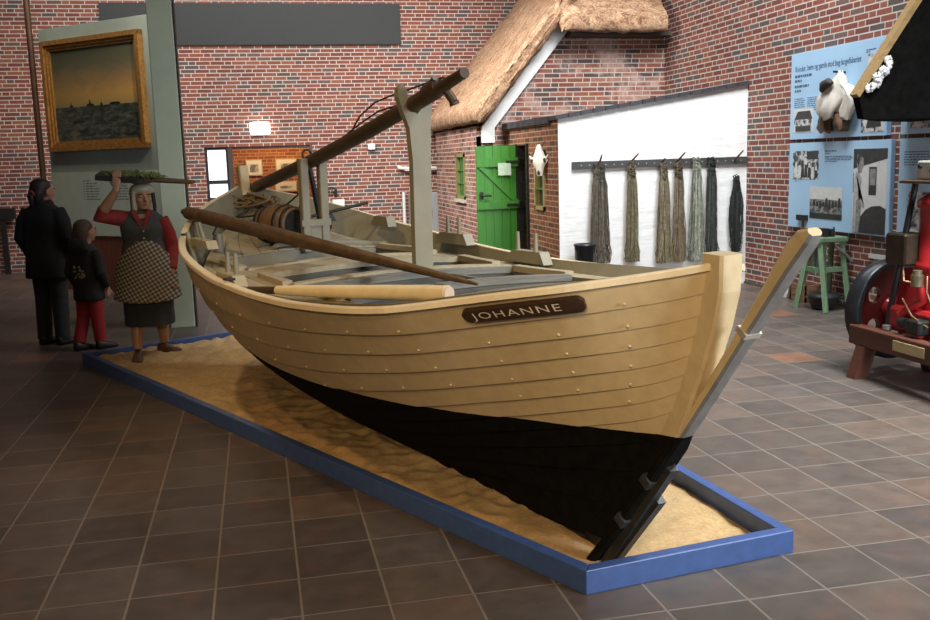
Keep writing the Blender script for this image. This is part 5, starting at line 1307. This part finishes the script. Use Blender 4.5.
for k in range(240):
    x,y=rr.uniform(-.26,.14),rr.uniform(-.12,.12); h=rr.uniform(.0,.035)*(1-abs(x+.05)/.3)
    p=Vector((x,y,.024)); q=Vector((x+rr.gauss(0,.03),y+rr.gauss(0,.03),.028+h)); r_=q+Vector((rr.gauss(0,.03),rr.gauss(0,.03),-h*.4))
    b.tube([MT@p,MT@q,MT@r_],[.005,.006,.002],4,0,False)
o=b.build('seaweed',plain('green_seaweed',(.16,.19,.06),.8,.4,40),t); o['kind']='stuff'

# ================================================================== light
w=bpy.data.worlds.new('hall_ambience'); sc.world=w; w.use_nodes=True
w.node_tree.nodes['Background'].inputs[0].default_value=(1.0,.90,.78,1); w.node_tree.nodes['Background'].inputs[1].default_value=.06
def area(name,loc,rot,size,e,col,spread=180):
    l=bpy.data.lights.new(name,'AREA'); l.shape='RECTANGLE'; l.size,l.size_y=size; l.energy=e; l.color=col
    l.spread=math.radians(spread); o=bpy.data.objects.new(name,l); COL.objects.link(o); o.location=loc; o.rotation_euler=rot; return o
def toward(o,p): o.rotation_euler=(Vector(p)-o.location).to_track_quat('-Z','Y').to_euler()
a=area('skylight_over_cottage',(4.2,8.2,6.3),(0,0,0),(3.0,2.5),350,(.95,.98,1.0),120); toward(a,(4.7,12.0,1.2))
a=area('skylight_over_back_wall',(0,12.6,6.3),(0,0,0),(7,2.0),235,(1,.95,.90),120); toward(a,(0,17.4,2.8))
a=area('skylight_over_right_floor',(5.0,3.5,6.3),(0,0,0),(2.0,3.5),320,(.92,.97,1.0),80); toward(a,(4.3,5.0,0))
a=area('fill_on_side_wall',(-1.5,11.6,6.2),(0,0,0),(2.0,2.0),150,(1,.96,.9),70); toward(a,(3.3,14.2,1.7))  # added fill that brightens the cottage side wall, not a skylight
a=area('entrance_daylight',(5.2,-1.2,2.6),(0,0,0),(1.6,2.0),200,(.78,.89,1.0),120); toward(a,(2.2,3.6,.6))
def spot(name,loc,to,e,ang,blend,col,r=.12):
    l=bpy.data.lights.new(name,'SPOT'); l.energy=e; l.spot_size=math.radians(ang); l.spot_blend=blend; l.color=col; l.shadow_soft_size=r
    o=bpy.data.objects.new(name,l); COL.objects.link(o); o.location=loc; toward(o,to); return o
spot('halogen_on_boat',(-1.6,-2.4,3.4),(.55,4.6,1.0),820,36,.7,(1,.70,.36))
spot('halogen_on_rudder',(-1.2,-1.8,4.2),(1.25,3.3,1.0),420,26,.8,(1,.80,.52))
spot('halogen_over_deck',(-1.8,5.0,6.0),(.5,6.2,1.0),360,50,.8,(1,.78,.48))
spot('halogen_on_painting',(.6,9.0,5.8),(-2.0,13.9,2.6),560,40,.7,(1,.84,.58))
spot('halogen_on_left_floor',(-2.6,3.0,5.8),(-1.4,4.0,0),330,66,.9,(1,.56,.24))
spot('halogen_on_figure',(-1.6,5.0,5.8),(-.9,8.8,.6),60,32,.8,(1,.72,.42))
l=bpy.data.lights.new('side_room_lamp','POINT'); l.energy=85; l.color=(1,.68,.36); l.shadow_soft_size=.2
o=bpy.data.objects.new('side_room_lamp',l); COL.objects.link(o); o.location=(.5,19.3,2.7)
sc.view_settings.view_transform='Standard'; sc.view_settings.look='None'; sc.view_settings.gamma=1; sc.view_settings.use_curve_mapping=False
sc.view_settings.exposure=0.0
